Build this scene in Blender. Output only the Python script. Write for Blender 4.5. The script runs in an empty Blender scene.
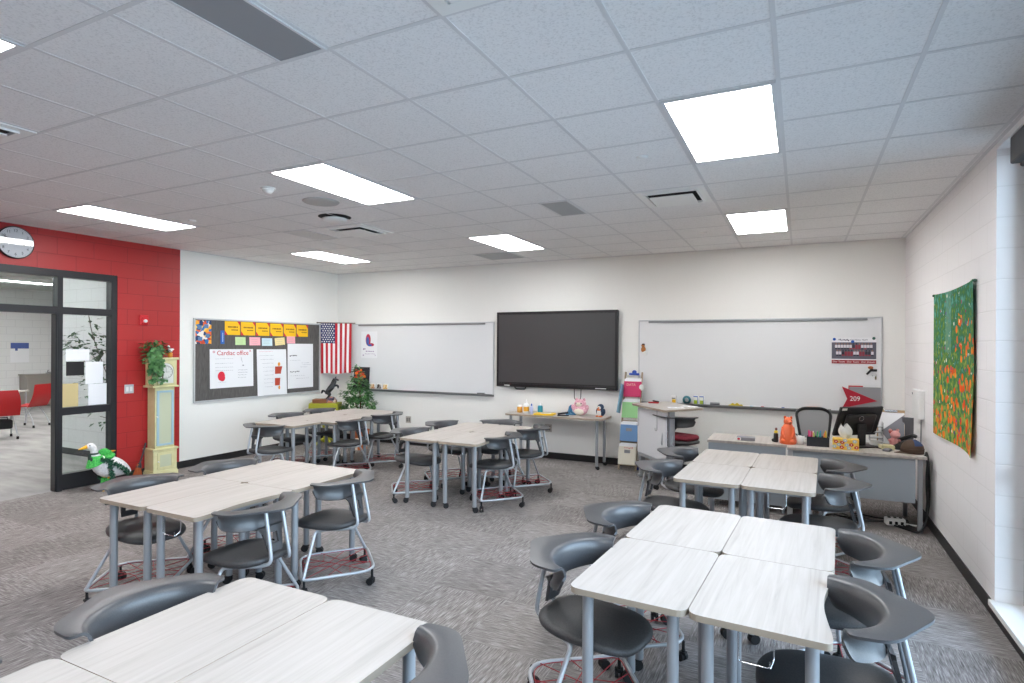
import bpy, bmesh, math, random
from mathutils import Vector, Matrix
PI = math.pi
rnd = random.Random(7)
SC = bpy.context.scene
COL = SC.collection

# ------------------------------------------------------------------ camera model
FPX = 585.0; YAW = math.radians(26.237); ROLL = math.radians(.291); SHY = 4.164; HC = 1.781
ZC = 3.132; XL = -7.961; XR = 1.156; YB = 8.581; YF = -2.45
_c, _s = math.cos(YAW), math.sin(YAW)
_w = Vector((-_s, _c, 0)); _r0 = Vector((_c, _s, 0)); _u0 = Vector((0, 0, 1))
_r = _r0 * math.cos(ROLL) + _u0 * math.sin(ROLL); _u = -_r0 * math.sin(ROLL) + _u0 * math.cos(ROLL)
CAM = Vector((0, 0, HC))
def on(axis, val, x, y):
    """world point on the plane axis=val seen along photo direction (x, y)"""
    d = _w + _r * ((x - 512) / FPX) + _u * ((341.5 + SHY - y) / FPX)
    return CAM + d * ((val - CAM[axis]) / d[axis])
G = .6096; GX = -.107; GY = 2.633
def gx(i): return GX + i * G
def gy(j): return GY + j * G

# ------------------------------------------------------------------ materials
def lin(c):
    if isinstance(c, str):
        c = [int(c[i:i + 2], 16) / 255 for i in (0, 2, 4)]
    return tuple((v / 12.92 if v <= .04045 else ((v + .055) / 1.055) ** 2.4) for v in c)
MATS = {}
def M(name, hexc, rough=.5, metal=0., spec=.5, emit=0., coat=0.):
    if name in MATS: return MATS[name]
    m = bpy.data.materials.new(name); m.use_nodes = True
    b = m.node_tree.nodes['Principled BSDF']; c = lin(hexc) + (1,)
    b.inputs['Base Color'].default_value = c
    b.inputs['Roughness'].default_value = rough; b.inputs['Metallic'].default_value = metal
    b.inputs['Specular IOR Level'].default_value = spec
    if coat: b.inputs['Coat Weight'].default_value = coat
    if emit:
        b.inputs['Emission Color'].default_value = c; b.inputs['Emission Strength'].default_value = emit
    m.diffuse_color = c
    MATS[name] = m
    return m
class NT:
    def __init__(s, m):
        s.m = m; s.t = m.node_tree; s.b = s.t.nodes['Principled BSDF']
    def n(s, typ, **kw):
        x = s.t.nodes.new(typ)
        for k, v in kw.items():
            if k in ('i',):
                for a, b in v.items():
                    if isinstance(b, bpy.types.NodeSocket): s.t.links.new(b, x.inputs[a])
                    else: x.inputs[a].default_value = b
            else: setattr(x, k, v)
        return x
    def l(s, a, b): s.t.links.new(a, b)
    def ramp(s, fac, stops, interp='LINEAR'):
        r = s.n('ShaderNodeValToRGB'); r.color_ramp.interpolation = interp
        e = r.color_ramp.elements
        while len(e) < len(stops): e.new(.5)
        for k, (p, c) in enumerate(stops):
            e[k].position = p; e[k].color = lin(c) + (1,)
        s.l(fac, r.inputs[0]); return r.outputs[0]
    def coord(s, scale=(1, 1, 1), kind='Object', rot=(0, 0, 0)):
        tc = s.n('ShaderNodeTexCoord'); mp = s.n('ShaderNodeMapping')
        mp.inputs['Scale'].default_value = scale; mp.inputs['Rotation'].default_value = rot
        s.l(tc.outputs[kind], mp.inputs[0]); return mp.outputs[0]
    def bump(s, h, st=.2, dist=.002):
        b = s.n('ShaderNodeBump'); b.inputs['Strength'].default_value = st; b.inputs['Distance'].default_value = dist
        s.l(h, b.inputs['Height']); s.l(b.outputs[0], s.b.inputs['Normal'])
    def math(s, op, a, b=0.):
        x = s.n('ShaderNodeMath', operation=op)
        for k, v in enumerate((a, b)):
            if isinstance(v, bpy.types.NodeSocket): s.l(v, x.inputs[k])
            else: x.inputs[k].default_value = v
        return x.outputs[0]
    def mix(s, f, a, b):
        x = s.n('ShaderNodeMix', data_type='RGBA')
        for sk, v in ((x.inputs[0], f), (x.inputs[6], a), (x.inputs[7], b)):
            if isinstance(v, bpy.types.NodeSocket): s.l(v, sk)
            elif isinstance(v, str): sk.default_value = lin(v) + (1,)
            else: sk.default_value = v
        return x.outputs[2]

def m_block(name, base, mort, axis, rough=.5, st=.35):
    m = M(name, base, rough); t = NT(m)
    tc = t.n('ShaderNodeTexCoord'); sep = t.n('ShaderNodeSeparateXYZ'); t.l(tc.outputs['Object'], sep.inputs[0])
    cmb = t.n('ShaderNodeCombineXYZ'); t.l(sep.outputs[axis], cmb.inputs[0])
    t.l(sep.outputs[2], cmb.inputs[1])
    bk = t.n('ShaderNodeTexBrick', offset=.5, offset_frequency=2)
    for k, v in {'Scale': 1, 'Mortar Size': .0055, 'Mortar Smooth': .6, 'Brick Width': .4064, 'Row Height': .2032}.items(): bk.inputs[k].default_value = v
    bk.inputs['Color1'].default_value = lin(base) + (1,); bk.inputs['Color2'].default_value = lin(base) + (1,)
    bk.inputs['Mortar'].default_value = lin(mort) + (1,)
    t.l(cmb.outputs[0], bk.inputs[0]); t.l(bk.outputs['Color'], t.b.inputs['Base Color'])
    ns = t.n('ShaderNodeTexNoise'); ns.inputs['Scale'].default_value = 90; t.l(tc.outputs['Object'], ns.inputs[0])
    h = t.math('SUBTRACT', t.math('MULTIPLY', ns.outputs[0], .12), bk.outputs['Fac'])
    t.bump(h, st, .004)
    return m
def m_carpet():
    m = M('carpet', '7d7873', .95, spec=.1); t = NT(m)
    tc = t.n('ShaderNodeTexCoord')
    def wn(v, dim='3D'):
        x = t.n('ShaderNodeTexWhiteNoise', noise_dimensions=dim); t.l(v, x.inputs[0]); return x.outputs[0]
    sn = t.n('ShaderNodeVectorMath', operation='FLOOR'); ad = t.n('ShaderNodeVectorMath', operation='MULTIPLY')
    t.l(tc.outputs['Object'], ad.inputs[0]); ad.inputs[1].default_value = (1 / .61, 1 / .61, 0); t.l(ad.outputs[0], sn.inputs[0])
    tile = wn(sn.outputs[0])
    def streak(sc):
        mp = t.n('ShaderNodeMapping'); mp.inputs['Scale'].default_value = sc; t.l(tc.outputs['Object'], mp.inputs[0])
        a = t.n('ShaderNodeTexNoise'); a.inputs['Scale'].default_value = 1; a.inputs['Detail'].default_value = 4; a.inputs['Roughness'].default_value = .65
        t.l(mp.outputs[0], a.inputs[0]); return a.outputs[0]
    sx = streak((9, 130, 1)); sy = streak((130, 9, 1))
    # chequered quarter-turn lay
    ck = t.n('ShaderNodeTexChecker'); ck.inputs['Scale'].default_value = 1; t.l(ad.outputs[0], ck.inputs[0])
    lines = t.n('ShaderNodeMix', data_type='FLOAT'); t.l(ck.outputs['Fac'], lines.inputs[0]); t.l(sx, lines.inputs[2]); t.l(sy, lines.inputs[3])
    soft = t.n('ShaderNodeTexNoise'); soft.inputs['Scale'].default_value = 1.6; t.l(tc.outputs['Object'], soft.inputs[0])
    v = t.math('ADD', lines.outputs[0], t.math('MULTIPLY', t.math('SUBTRACT', tile, .5), .06))
    v = t.math('ADD', v, t.math('MULTIPLY', t.math('SUBTRACT', soft.outputs[0], .5), .12))
    c = t.ramp(v, [(.29, '585351'), (.45, '7b7674'), (.55, '8e8987'), (.71, 'b3afad')])
    t.l(c, t.b.inputs['Base Color']); t.bump(lines.outputs[0], .5, .004)
    return m
def m_hallfloor():
    m = M('hall_floor', '9b9a98', .75); t = NT(m)
    a = t.n('ShaderNodeTexNoise', i={'Scale': 1.4, 'Detail': 6}); t.l(t.coord((1, 3, 1)), a.inputs[0])
    t.l(t.ramp(a.outputs[0], [(.3, '7f7e7d'), (.7, 'a3a29f')]), t.b.inputs['Base Color']); return m
def m_tile():
    m = M('ceiling_tile', 'c9c8c8', .95, spec=.1); t = NT(m)
    a = t.n('ShaderNodeTexNoise', i={'Scale': 95., 'Detail': 3.}); t.l(t.coord(), a.inputs[0])
    t.l(t.ramp(a.outputs[0], [(.34, 'dbdada'), (.46, 'e9e8e8'), (.7, 'edecec')]), t.b.inputs['Base Color'])
    t.bump(a.outputs[0], .15, .003); return m
def m_laminate():
    m = M('ash_laminate', 'd3cbc6', .45, spec=.35); t = NT(m)
    oi = t.n('ShaderNodeObjectInfo'); tc = t.n('ShaderNodeTexCoord')
    mp = t.n('ShaderNodeMapping'); mp.inputs['Scale'].default_value = (30, 1.3, 8)
    off = t.n('ShaderNodeCombineXYZ'); t.l(t.math('MULTIPLY', oi.outputs['Random'], 40.), off.inputs[0]); t.l(t.math('MULTIPLY', oi.outputs['Random'], 17.), off.inputs[1])
    va = t.n('ShaderNodeVectorMath', operation='ADD'); t.l(tc.outputs['Object'], mp.inputs[0]); t.l(mp.outputs[0], va.inputs[0]); t.l(off.outputs[0], va.inputs[1])
    a = t.n('ShaderNodeTexNoise', i={'Scale': 1., 'Detail': 6., 'Roughness': .6, 'Distortion': .6}); t.l(va.outputs[0], a.inputs[0])
    t.l(t.ramp(a.outputs[0], [(.28, 'a49c95'), (.45, 'b0a9a2'), (.58, 'b6afa9'), (.76, 'bcb5af')]), t.b.inputs['Base Color'])
    return m
def m_felt():
    m = M('grey_felt', '5d5b59', .95, spec=.1); t = NT(m)
    a = t.n('ShaderNodeTexNoise', i={'Scale': 1., 'Detail': 4.}); t.l(t.coord((140, 140, 9)), a.inputs[0])
    t.l(t.ramp(a.outputs[0], [(.3, '504e4c'), (.7, '6b6866')]), t.b.inputs['Base Color']); return m
def m_meadow():
    m = M('meadow_print', '3d6b4a', .9, spec=.1); t = NT(m)
    tc = t.n('ShaderNodeTexCoord'); sep = t.n('ShaderNodeSeparateXYZ'); t.l(tc.outputs['Object'], sep.inputs[0]); z = sep.outputs[2]; x = sep.outputs[0]
    def vor(sc, rc=1.):
        v = t.n('ShaderNodeTexVoronoi', i={'Scale': sc, 'Randomness': rc}); t.l(tc.outputs['Object'], v.inputs[0]); return v
    ns = t.n('ShaderNodeTexNoise', i={'Scale': 16., 'Detail': 6.}); t.l(tc.outputs['Object'], ns.inputs[0])
    g = t.ramp(t.math('ADD', ns.outputs[0], t.math('MULTIPLY', z, .16)), [(.33, '93a552'), (.47, '55803f'), (.6, '3a7358'), (.72, '5f9f8e')])
    v1 = vor(13.); v2 = vor(17.); big = t.n('ShaderNodeTexNoise', i={'Scale': 3.2, 'Detail': 1.}); t.l(tc.outputs['Object'], big.inputs[0])
    # poppies lie thick in the lower two thirds, thinning upwards
    dens = t.math('ADD', t.math('SUBTRACT', big.outputs[0], t.math('MULTIPLY', z, .34)), t.math('MULTIPLY', x, .22))
    f1 = t.math('MULTIPLY', t.math('LESS_THAN', v1.outputs['Distance'], .42), t.math('GREATER_THAN', dens, .46))
    hue = t.ramp(t.math('FRACT', t.math('MULTIPLY', v1.outputs['Color'], 1.)), [(.0, 'd23a22'), (.35, 'ee6a25'), (.7, 'f08d2e'), (1, 'c92c3a')])
    pth = t.math('MULTIPLY', t.math('LESS_THAN', t.math('ABSOLUTE', t.math('ADD', x, .12)), .10), t.math('GREATER_THAN', t.math('ADD', z, t.math('MULTIPLY', ns.outputs[0], .5)), .35)); g = t.mix(t.math('MULTIPLY', pth, .28), g, '8fb9b4')
    c = t.mix(f1, g, hue)
    f2 = t.math('MULTIPLY', t.math('LESS_THAN', v2.outputs['Distance'], .28), t.math('GREATER_THAN', t.math('ADD', ns.outputs[0], 0.), .55))
    c = t.mix(f2, c, t.ramp(v2.outputs['Color'], [(.3, '6b4a8e'), (.5, 'e7e3c8'), (.75, 'a5305e')], 'CONSTANT'))
    t.l(c, t.b.inputs['Base Color']); return m
def m_glass(name, tint='f4f8f8', ior=1.3):
    m = bpy.data.materials.new(name); m.use_nodes = True; t = m.node_tree; t.nodes.clear()
    o = t.nodes.new('ShaderNodeOutputMaterial'); mx = t.nodes.new('ShaderNodeMixShader'); tr = t.nodes.new('ShaderNodeBsdfTransparent'); gl = t.nodes.new('ShaderNodeBsdfGlossy')
    fr = t.nodes.new('ShaderNodeFresnel'); fr.inputs[0].default_value = ior
    tr.inputs[0].default_value = lin(tint) + (1,); gl.inputs['Roughness'].default_value = .02
    t.links.new(fr.outputs[0], mx.inputs[0]); t.links.new(tr.outputs[0], mx.inputs[1]); t.links.new(gl.outputs[0], mx.inputs[2]); t.links.new(mx.outputs[0], o.inputs[0])
    return m
def m_speck(name, base, a, b, sc, lo=.4, hi=.6, rough=.6):
    m = M(name, base, rough); t = NT(m)
    n = t.n('ShaderNodeTexNoise', i={'Scale': sc, 'Detail': 3.}); t.l(t.coord(), n.inputs[0])
    t.l(t.ramp(n.outputs[0], [(lo, a), (hi, b)]), t.b.inputs['Base Color']); return m
def m_blotch(name, cols, sc, rough=.7):
    m = M(name, cols[0], rough); t = NT(m)
    v = t.n('ShaderNodeTexVoronoi', i={'Scale': sc}); t.l(t.coord(), v.inputs[0])
    bw = t.n('ShaderNodeSeparateColor'); t.l(v.outputs['Color'], bw.inputs[0])
    t.l(t.ramp(bw.outputs[0], [(k / len(cols), c) for k, c in enumerate(cols)], 'CONSTANT'), t.b.inputs['Base Color']); return m

carpet = m_carpet(); hallfloor = m_hallfloor(); tile = m_tile(); laminate = m_laminate(); felt = m_felt()
white_wall = m_speck('white_wall_paint', 'ecebe7', 'ebeae5', 'eeede9', 300., rough=.6)
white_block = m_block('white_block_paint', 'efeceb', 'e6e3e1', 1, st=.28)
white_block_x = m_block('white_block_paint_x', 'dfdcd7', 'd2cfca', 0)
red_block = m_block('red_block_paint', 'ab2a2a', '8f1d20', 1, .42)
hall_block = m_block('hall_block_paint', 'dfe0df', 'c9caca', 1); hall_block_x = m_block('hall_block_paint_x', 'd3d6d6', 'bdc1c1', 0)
black_base = M('black_rubber_base', '1d1d1e', .5)
tee = M('ceiling_tee', 'd4d3d4', .6)
black_frame = M('black_aluminium', '1f1f23', .4)
alu = M('aluminium', 'c6c8ca', .4, .3); alu_d = M('tray_aluminium', '8d8f91', .4, .5)
steel = M('silver_paint', '9a9da1', .35, .3); steel_l = M('pale_silver_paint', 'b0b4b9', .32, .35); chrome = M('chrome', 'd8dadd', .12, 1.)
shell = m_speck('charcoal_shell', '454547', '424244', '48484a', 220., rough=.34); seatm = m_speck('dark_seat', '3a3a3b', '353536', '404041', 160., rough=.5)
black = M('black_plastic', '18181a', .4); blackm = M('matt_black', '131315', .8)
rubber = M('black_rubber', '101012', .7); cordred = M('red_cord', '98262f', .6)
edge = M('edge_band', '9d9080', .5)
white = M('white_plastic', 'e8e8e6', .4); paper = M('white_paper', 'e9eaec', .8); board = M('whiteboard_enamel', 'dfe0e1', .28)
redp = M('red_plastic', 'b3202a', .4); glass = m_glass('clear_glass'); ink = M('dark_ink', '2a2a2e', .8); inkgrey = M('grey_ink', '9c9ea4', .8); inkred = M('red_ink', 'c5283c', .8)
lightm = M('light_diffuser', 'ffffff', .5, emit=12.3)
greym = M('grey_metal', '8e9094', .5, .1); lgrey = M('light_grey_laminate', 'b7b9bb', .5)
modesty = M('slate_panel', '9aa3ab', .5); tan = M('tan_wood', 'b59a74', .6); yellow = M('yellow_card', 'f2bd12', .6); blue = M('blue_plastic', '2059b0', .5)
leafm = m_speck('leaf_green', '3d6b3c', '2c5a30', '5a8a4c', 14., .35, .65, .55); leafd = m_speck('leaf_dark_green', '2f5135', '274a2f', '4c6f4c', 14., .35, .65, .5); stemm = M('brown_stem', '5b4632', .8)

# ------------------------------------------------------------------ mesh builder
class MB:
    def __init__(s): s.v = []; s.f = []; s.m = []; s.sm = []; s.mi = 0; s.M = Matrix.Identity(4)
    def add(s, vs, fs, smooth=False, mi=None):
        o = len(s.v); s.v += [tuple(s.M @ Vector(v)) for v in vs]
        for f in fs:
            s.f.append(tuple(o + i for i in f)); s.m.append(s.mi if mi is None else mi); s.sm.append(smooth)
        return s
    def box(s, c, d, bev=0, rot=None, mi=None, seg=2):
        bm = bmesh.new(); bmesh.ops.create_cube(bm, size=1)
        for v in bm.verts: v.co = Vector((v.co.x * d[0], v.co.y * d[1], v.co.z * d[2]))
        if bev: bmesh.ops.bevel(bm, geom=list(bm.edges), offset=min(bev, min(d) * .49), segments=seg, affect='EDGES', profile=.5)
        R = rot if rot is not None else Matrix.Identity(3)
        bm.verts.index_update()
        vs = [R @ v.co + Vector(c) for v in bm.verts]; fs = [[v.index for v in f.verts] for f in bm.faces]; bm.free()
        return s.add(vs, fs, False, mi)
    def bb(s, x0, x1, y0, y1, z0, z1, bev=0, mi=None):
        return s.box(((x0 + x1) / 2, (y0 + y1) / 2, (z0 + z1) / 2), (abs(x1 - x0), abs(y1 - y0), abs(z1 - z0)), bev, None, mi)
    def tube(s, path, r, n=8, closed=False, cap=True, mi=None):
        P = [Vector(p) for p in path]; N = len(P); rs = r if isinstance(r, (list, tuple)) else [r] * N
        T = []
        for i in range(N):
            a = P[(i - 1) % N] if (closed or i > 0) else P[i]; b = P[(i + 1) % N] if (closed or i < N - 1) else P[i]
            T.append((b - a).normalized())
        up = Vector((0, 0, 1)) if abs(T[0].z) < .9 else Vector((1, 0, 0))
        nrm = (up - T[0] * up.dot(T[0])).normalized(); vs = []
        for i in range(N):
            nrm = (nrm - T[i] * nrm.dot(T[i])).normalized(); bn = T[i].cross(nrm)
            for k in range(n):
                a = 2 * PI * k / n; vs.append(P[i] + (nrm * math.cos(a) + bn * math.sin(a)) * rs[i])
        fs = []
        for i in range(N if closed else N - 1):
            j = (i + 1) % N
            for k in range(n): fs.append((i * n + k, i * n + (k + 1) % n, j * n + (k + 1) % n, j * n + k))
        s.add(vs, fs, True, mi)
        if cap and not closed:
            s.add(vs[:n], [tuple(range(n))[::-1]], False, mi); s.add(vs[-n:], [tuple(range(n))], False, mi)
        return s
    def cyl(s, a, b, r, r2=None, n=16, mi=None): return s.tube([a, b], [r, r if r2 is None else r2], n, mi=mi)
    def lathe(s, prof, c=(0, 0, 0), n=20, mi=None, smooth=True):
        vs = [(c[0] + r * math.cos(2 * PI * k / n), c[1] + r * math.sin(2 * PI * k / n), c[2] + z) for r, z in prof for k in range(n)]; fs = []
        for i in range(len(prof) - 1):
            for k in range(n): fs.append((i * n + k, i * n + (k + 1) % n, (i + 1) * n + (k + 1) % n, (i + 1) * n + k))
        s.add(vs, fs, smooth, mi)
        if prof[0][0] > 1e-5: s.add(vs[:n], [tuple(range(n))[::-1]], False, mi)
        if prof[-1][0] > 1e-5: s.add(vs[-n:], [tuple(range(n))], False, mi)
        return s
    def ell(s, c, r, nu=14, nv=9, mi=None, rot=None):
        vs = []; fs = []; R = rot or Matrix.Identity(3)
        for i in range(nv + 1):
            a = PI * i / nv
            for k in range(nu):
                b = 2 * PI * k / nu
                vs.append(R @ Vector((r[0] * math.sin(a) * math.cos(b), r[1] * math.sin(a) * math.sin(b), -r[2] * math.cos(a))) + Vector(c))
        for i in range(nv):
            for k in range(nu): fs.append((i * nu + k, i * nu + (k + 1) % nu, (i + 1) * nu + (k + 1) % nu, (i + 1) * nu + k))
        return s.add(vs, fs, True, mi)
    def prism(s, poly, z0, z1, mi=None, side=None, ax='z'):
        """poly in the local plane: ax z -> xy ; ax y -> xz (front face towards -y)"""
        n = len(poly)
        if ax == 'z': f = lambda p, h: (p[0], p[1], h)
        else: f = lambda p, h: (p[0], h, p[1])
        vs = [f(p, z0) for p in poly] + [f(p, z1) for p in poly]
        s.add(vs, [tuple(range(n))[::-1], tuple(range(n, 2 * n))], False, mi)
        return s.add(vs, [(i, (i + 1) % n, n + (i + 1) % n, n + i) for i in range(n)], False, side if side is not None else mi)
    def grid(s, fn, nu, nv, smooth=True, mi=None, mf=None, closed=False):
        vs = [fn(i / nu, j / nv) for j in range(nv + 1) for i in range(nu + 1)]; o = len(s.v); s.v += [tuple(s.M @ Vector(v)) for v in vs]
        for j in range(nv):
            for i in range(nu):
                a = o + j * (nu + 1) + i; s.f.append((a, a + 1, a + nu + 2, a + nu + 1)); s.sm.append(smooth)
                s.m.append(mf(i, j) if mf else (s.mi if mi is None else mi))
        return s
    def text(s, body, size, x, z, y, mi=None, ext=.0008, align='CENTER', sx=1.):
        cu = bpy.data.curves.new('t', 'FONT'); cu.body = body; cu.size = size; cu.extrude = ext; cu.align_x = align; cu.align_y = 'CENTER'; cu.resolution_u = 3
        ob = bpy.data.objects.new('t', cu); COL.objects.link(ob); dg = bpy.context.evaluated_depsgraph_get(); ev = ob.evaluated_get(dg); me = ev.to_mesh()
        vs = [(x + v.co.x * sx, y - v.co.z, z + v.co.y) for v in me.vertices]; fs = [tuple(p.vertices) for p in me.polygons]
        ev.to_mesh_clear(); bpy.data.objects.remove(ob); bpy.data.curves.remove(cu)
        return s.add(vs, fs, False, mi)
    def leaf(s, p, d, up, L, W, mi=None):
        d = d.normalized(); sd = d.cross(up)
        if sd.length < 1e-3: sd = Vector((1, 0, 0))
        sd.normalize(); nn = sd.cross(d); p = Vector(p)
        a = p; b = p + d * L * .45 + sd * W * .5 + nn * W * .12; c = p + d * L; e = p + d * L * .45 - sd * W * .5 + nn * W * .12; mid = p + d * L * .5
        return s.add([a, b, c, e, mid], [(0, 1, 4), (1, 2, 4), (2, 3, 4), (3, 0, 4)], True, mi)
    def build(s, name, mats, parent=None, solid=0, sub=0, auto=False):
        me = bpy.data.meshes.new(name); me.from_pydata(s.v, [], s.f)
        for m in (mats if isinstance(mats, (list, tuple)) else [mats]): me.materials.append(m)
        me.polygons.foreach_set('material_index', s.m); me.polygons.foreach_set('use_smooth', s.sm)
        if solid or sub:
            bm = bmesh.new(); bm.from_mesh(me); bmesh.ops.remove_doubles(bm, verts=bm.verts, dist=1e-5); bm.to_mesh(me); bm.free()
        me.update(); o = bpy.data.objects.new(name, me); COL.objects.link(o)
        if parent: o.parent = parent
        if sub: q = o.modifiers.new('s', 'SUBSURF'); q.levels = q.render_levels = sub
        if solid:
            q = o.modifiers.new('t', 'SOLIDIFY'); q.thickness = solid; q.offset = 0
            q = o.modifiers.new('e', 'EDGE_SPLIT'); q.split_angle = math.radians(55)
        return o
def fillet(pts, rad, seg=5, closed=False):
    P = [Vector(p) for p in pts]; N = len(P); out = []
    for i in range(N):
        r = rad[i] if isinstance(rad, (list, tuple)) else rad
        if (not closed and i in (0, N - 1)) or r <= 0: out.append(P[i]); continue
        a, b, c = P[i - 1], P[i], P[(i + 1) % N]
        la, lc = (a - b).length, (c - b).length; k = min(r, la * .48, lc * .48)
        p0 = b + (a - b).normalized() * k; p2 = b + (c - b).normalized() * k
        for q in range(seg + 1):
            t = q / seg; out.append(p0 * (1 - t) ** 2 + b * 2 * t * (1 - t) + p2 * t * t)
    return out
def rrect(w, d, r, seg=4, cx=0, cy=0):
    return [(p.x, p.y) for p in fillet([(cx - w / 2, cy - d / 2, 0), (cx + w / 2, cy - d / 2, 0), (cx + w / 2, cy + d / 2, 0), (cx - w / 2, cy + d / 2, 0)], r, seg, True)]
def circ(r, n=24, cx=0, cy=0, a0=0): return [(cx + r * math.cos(a0 + 2 * PI * k / n), cy + r * math.sin(a0 + 2 * PI * k / n)) for k in range(n)]
def thing(name, label, cat, loc=(0, 0, 0), rz=0, group=None):
    o = bpy.data.objects.new(name, None); COL.objects.link(o); o.empty_display_size = .1
    return tag(o, label, cat, loc, rz, group)
def tag(o, label, cat, loc=None, rz=0, group=None, kind=None):
    if loc is not None: o.location = loc; o.rotation_euler = (0, 0, math.radians(rz))
    o['label'] = label; o['category'] = cat
    if group: o['group'] = group
    if kind: o['kind'] = kind
    return o
def struct(name, mb, mats, **kw):
    o = mb.build(name, mats, **kw); o['kind'] = 'structure'; return o
def dup(root, loc, rz, label):
    r = root.copy(); COL.objects.link(r); r.location = loc; r.rotation_euler = (0, 0, math.radians(rz)); r['label'] = label
    for ch in root.children:
        c = ch.copy(); COL.objects.link(c); c.parent = r
        for g in ch.children:
            d = g.copy(); COL.objects.link(d); d.parent = c
    return r
# wall placement: local x = right as seen from the room, -y = towards the room, z up
LW, BW, RW = 90, 0, -90
def wall_loc(wall, along, z, off=0.):
    return {LW: (XL + off, along, z), BW: (along, YB - off, z), RW: (XR - off, along, z)}[wall]

# ------------------------------------------------------------------ room shell
OY0, OY1, OZ = 2.42, 4.552, 2.664          # opening to the corridor in the left wall
b = MB(); b.bb(XL - .1, XR + .36, YF, YB, -.1, 0); struct('floor', b, carpet)
b = MB(); b.bb(-20, XL - .1, -2, 12.2, -.1, -.001); struct('floor_corridor', b, hallfloor)
b = MB()
b.bb(XL - .2, XL, OY1, 5.404, 0, ZC + .1, mi=0); b.bb(XL - .2, XL, YF, OY1, OZ, ZC + .1, mi=0); b.bb(XL - .2, XL, YF, OY0, 0, OZ, mi=0)
b.bb(XL - .2, XL, 5.404, YB, 0, ZC + .1, mi=1)
struct('wall_left', b, [red_block, white_wall])
b = MB(); b.bb(XL - .2, XR + .4, YB, YB + .2, 0, ZC + .1); struct('wall_back', b, white_wall)
b = MB(); b.bb(XL - .2, XR + .4, YF - .2, YF, 0, ZC + .1); struct('wall_front', b, white_wall)
WY0, WY1, WZ0, WZ1 = -1.6, 4.868, .1, 3.09
b = MB(); b.bb(XR, XR + .36, WY1, YB, 0, ZC + .1); b.bb(XR, XR + .36, YF, WY0, 0, ZC + .1); b.bb(XR, XR + .36, WY0, WY1, WZ1, ZC + .1); b.bb(XR, XR + .36, WY0, WY1, 0, WZ0)
struct('wall_right', b, white_block)
# window in the right wall
b = MB(); FX = XR + .15
for y in (WY0, -.1, 1.55, 3.2, WY1 - .05): b.bb(FX, FX + .07, y, y + .05, WZ0, WZ1)
for z in (WZ0, .95, WZ1 - .05): b.bb(FX + .002, FX + .068, WY0, WY1, z, z + .05)
wf = struct('window_1', b, black_frame)
b = MB(); b.bb(FX + .03, FX + .038, WY0 + .02, WY1 - .02, WZ0 + .02, WZ1 - .02); g_ = b.build('window_pane', glass, wf); g_['kind'] = 'structure'
b = MB(); b.bb(XR - .028, FX + .01, WY0, WY1 + .035, .072, .112, .004); struct('trim_1', b, M('sill_white', 'e9e9e7', .4))
b = MB(); b.bb(XR + .36, 40, -20, 30, -.3, -.2); struct('ground', b, m_speck('outdoor_paving', '9c9c98', '93938f', 'a5a5a0', 3.))
# black rubber baseboards
b = MB(); b.bb(XL, XR, YB - .009, YB, 0, .1); struct('baseboard_back', b, black_base)
b = MB(); b.bb(XL, XL + .009, OY1, YB - .009, 0, .1); b.bb(XL, XL + .009, YF, OY0, 0, .1); struct('baseboard_left', b, black_base)
b = MB(); b.bb(XR - .009, XR, YF, YB - .009, 0, .1); struct('baseboard_right', b, black_base)
b = MB(); b.bb(XL, XR, YF, YF + .009, 0, .1); struct('baseboard_front', b, black_base)
# suspended ceiling
LIGHTS = [(i, j) for j in (1, 6, -4) for i in (-1, -6, -11)]
b = MB(); b.bb(XL - .1, XR + .1, YF - .1, YB + .1, ZC + .0005, ZC + .06); struct('ceiling', b, tile)
b = MB()
for i in range(-12, 3):
    b.bb(gx(i) - .011, gx(i) + .011, YF, YB, ZC - .0016, ZC + .006)
for j in range(-8, 10):
    b.bb(XL, XR, gy(j) - .0108, gy(j) + .0108, ZC - .0019, ZC + .006)
b.bb(XL, XL + .022, YF, YB, ZC - .004, ZC + .005); b.bb(XR - .022, XR, YF, YB, ZC - .004, ZC + .005); b.bb(XL, XR, YB - .022, YB, ZC - .0045, ZC + .005)
struct('trim_2', b, tee)

def ceil_root(name, label, cat, i, j, group=None): return thing(name, label, cat, (gx(i), gy(j), ZC), 0, group)
lightlab = {(-1, 1): 'nearest large square-looking white ceiling panel light, right of centre', (-1, 6): 'bright panel light by the far wall above the right whiteboard', (-1, -4): 'panel light overhead behind the camera on the window side',
            (-6, 1): 'long bright panel light near the middle of the ceiling, beside the smoke detector', (-6, 6): 'panel light in the far ceiling above the left edge of the screen', (-6, -4): 'panel light cut by the left edge of the photo, near the top',
            (-11, 1): 'panel light along the red wall, right of the wall clock', (-11, 6): 'far panel light above the corner with the flag', (-11, -4): 'panel light behind the camera on the red wall side'}
for (i, j) in LIGHTS:
    t = ceil_root('ceiling_light', lightlab[(i, j)], 'light', i + .5, j + 1, 'recessed panel lights')
    w, d = G / 2 - .012, G - .012
    b = MB()
    for s in (-1, 1):
        b.box((s * (w - .012), 0, -.001), (.024, 2 * d, .012)); b.box((0, s * (d - .012), -.001), (2 * w - .048, .024, .0118))
    b.build('frame', tee, t)
    b = MB(); b.box((0, 0, .0), (2 * w - .046, 2 * d - .046, .006)); b.build('diffuser', lightm, t)
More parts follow.
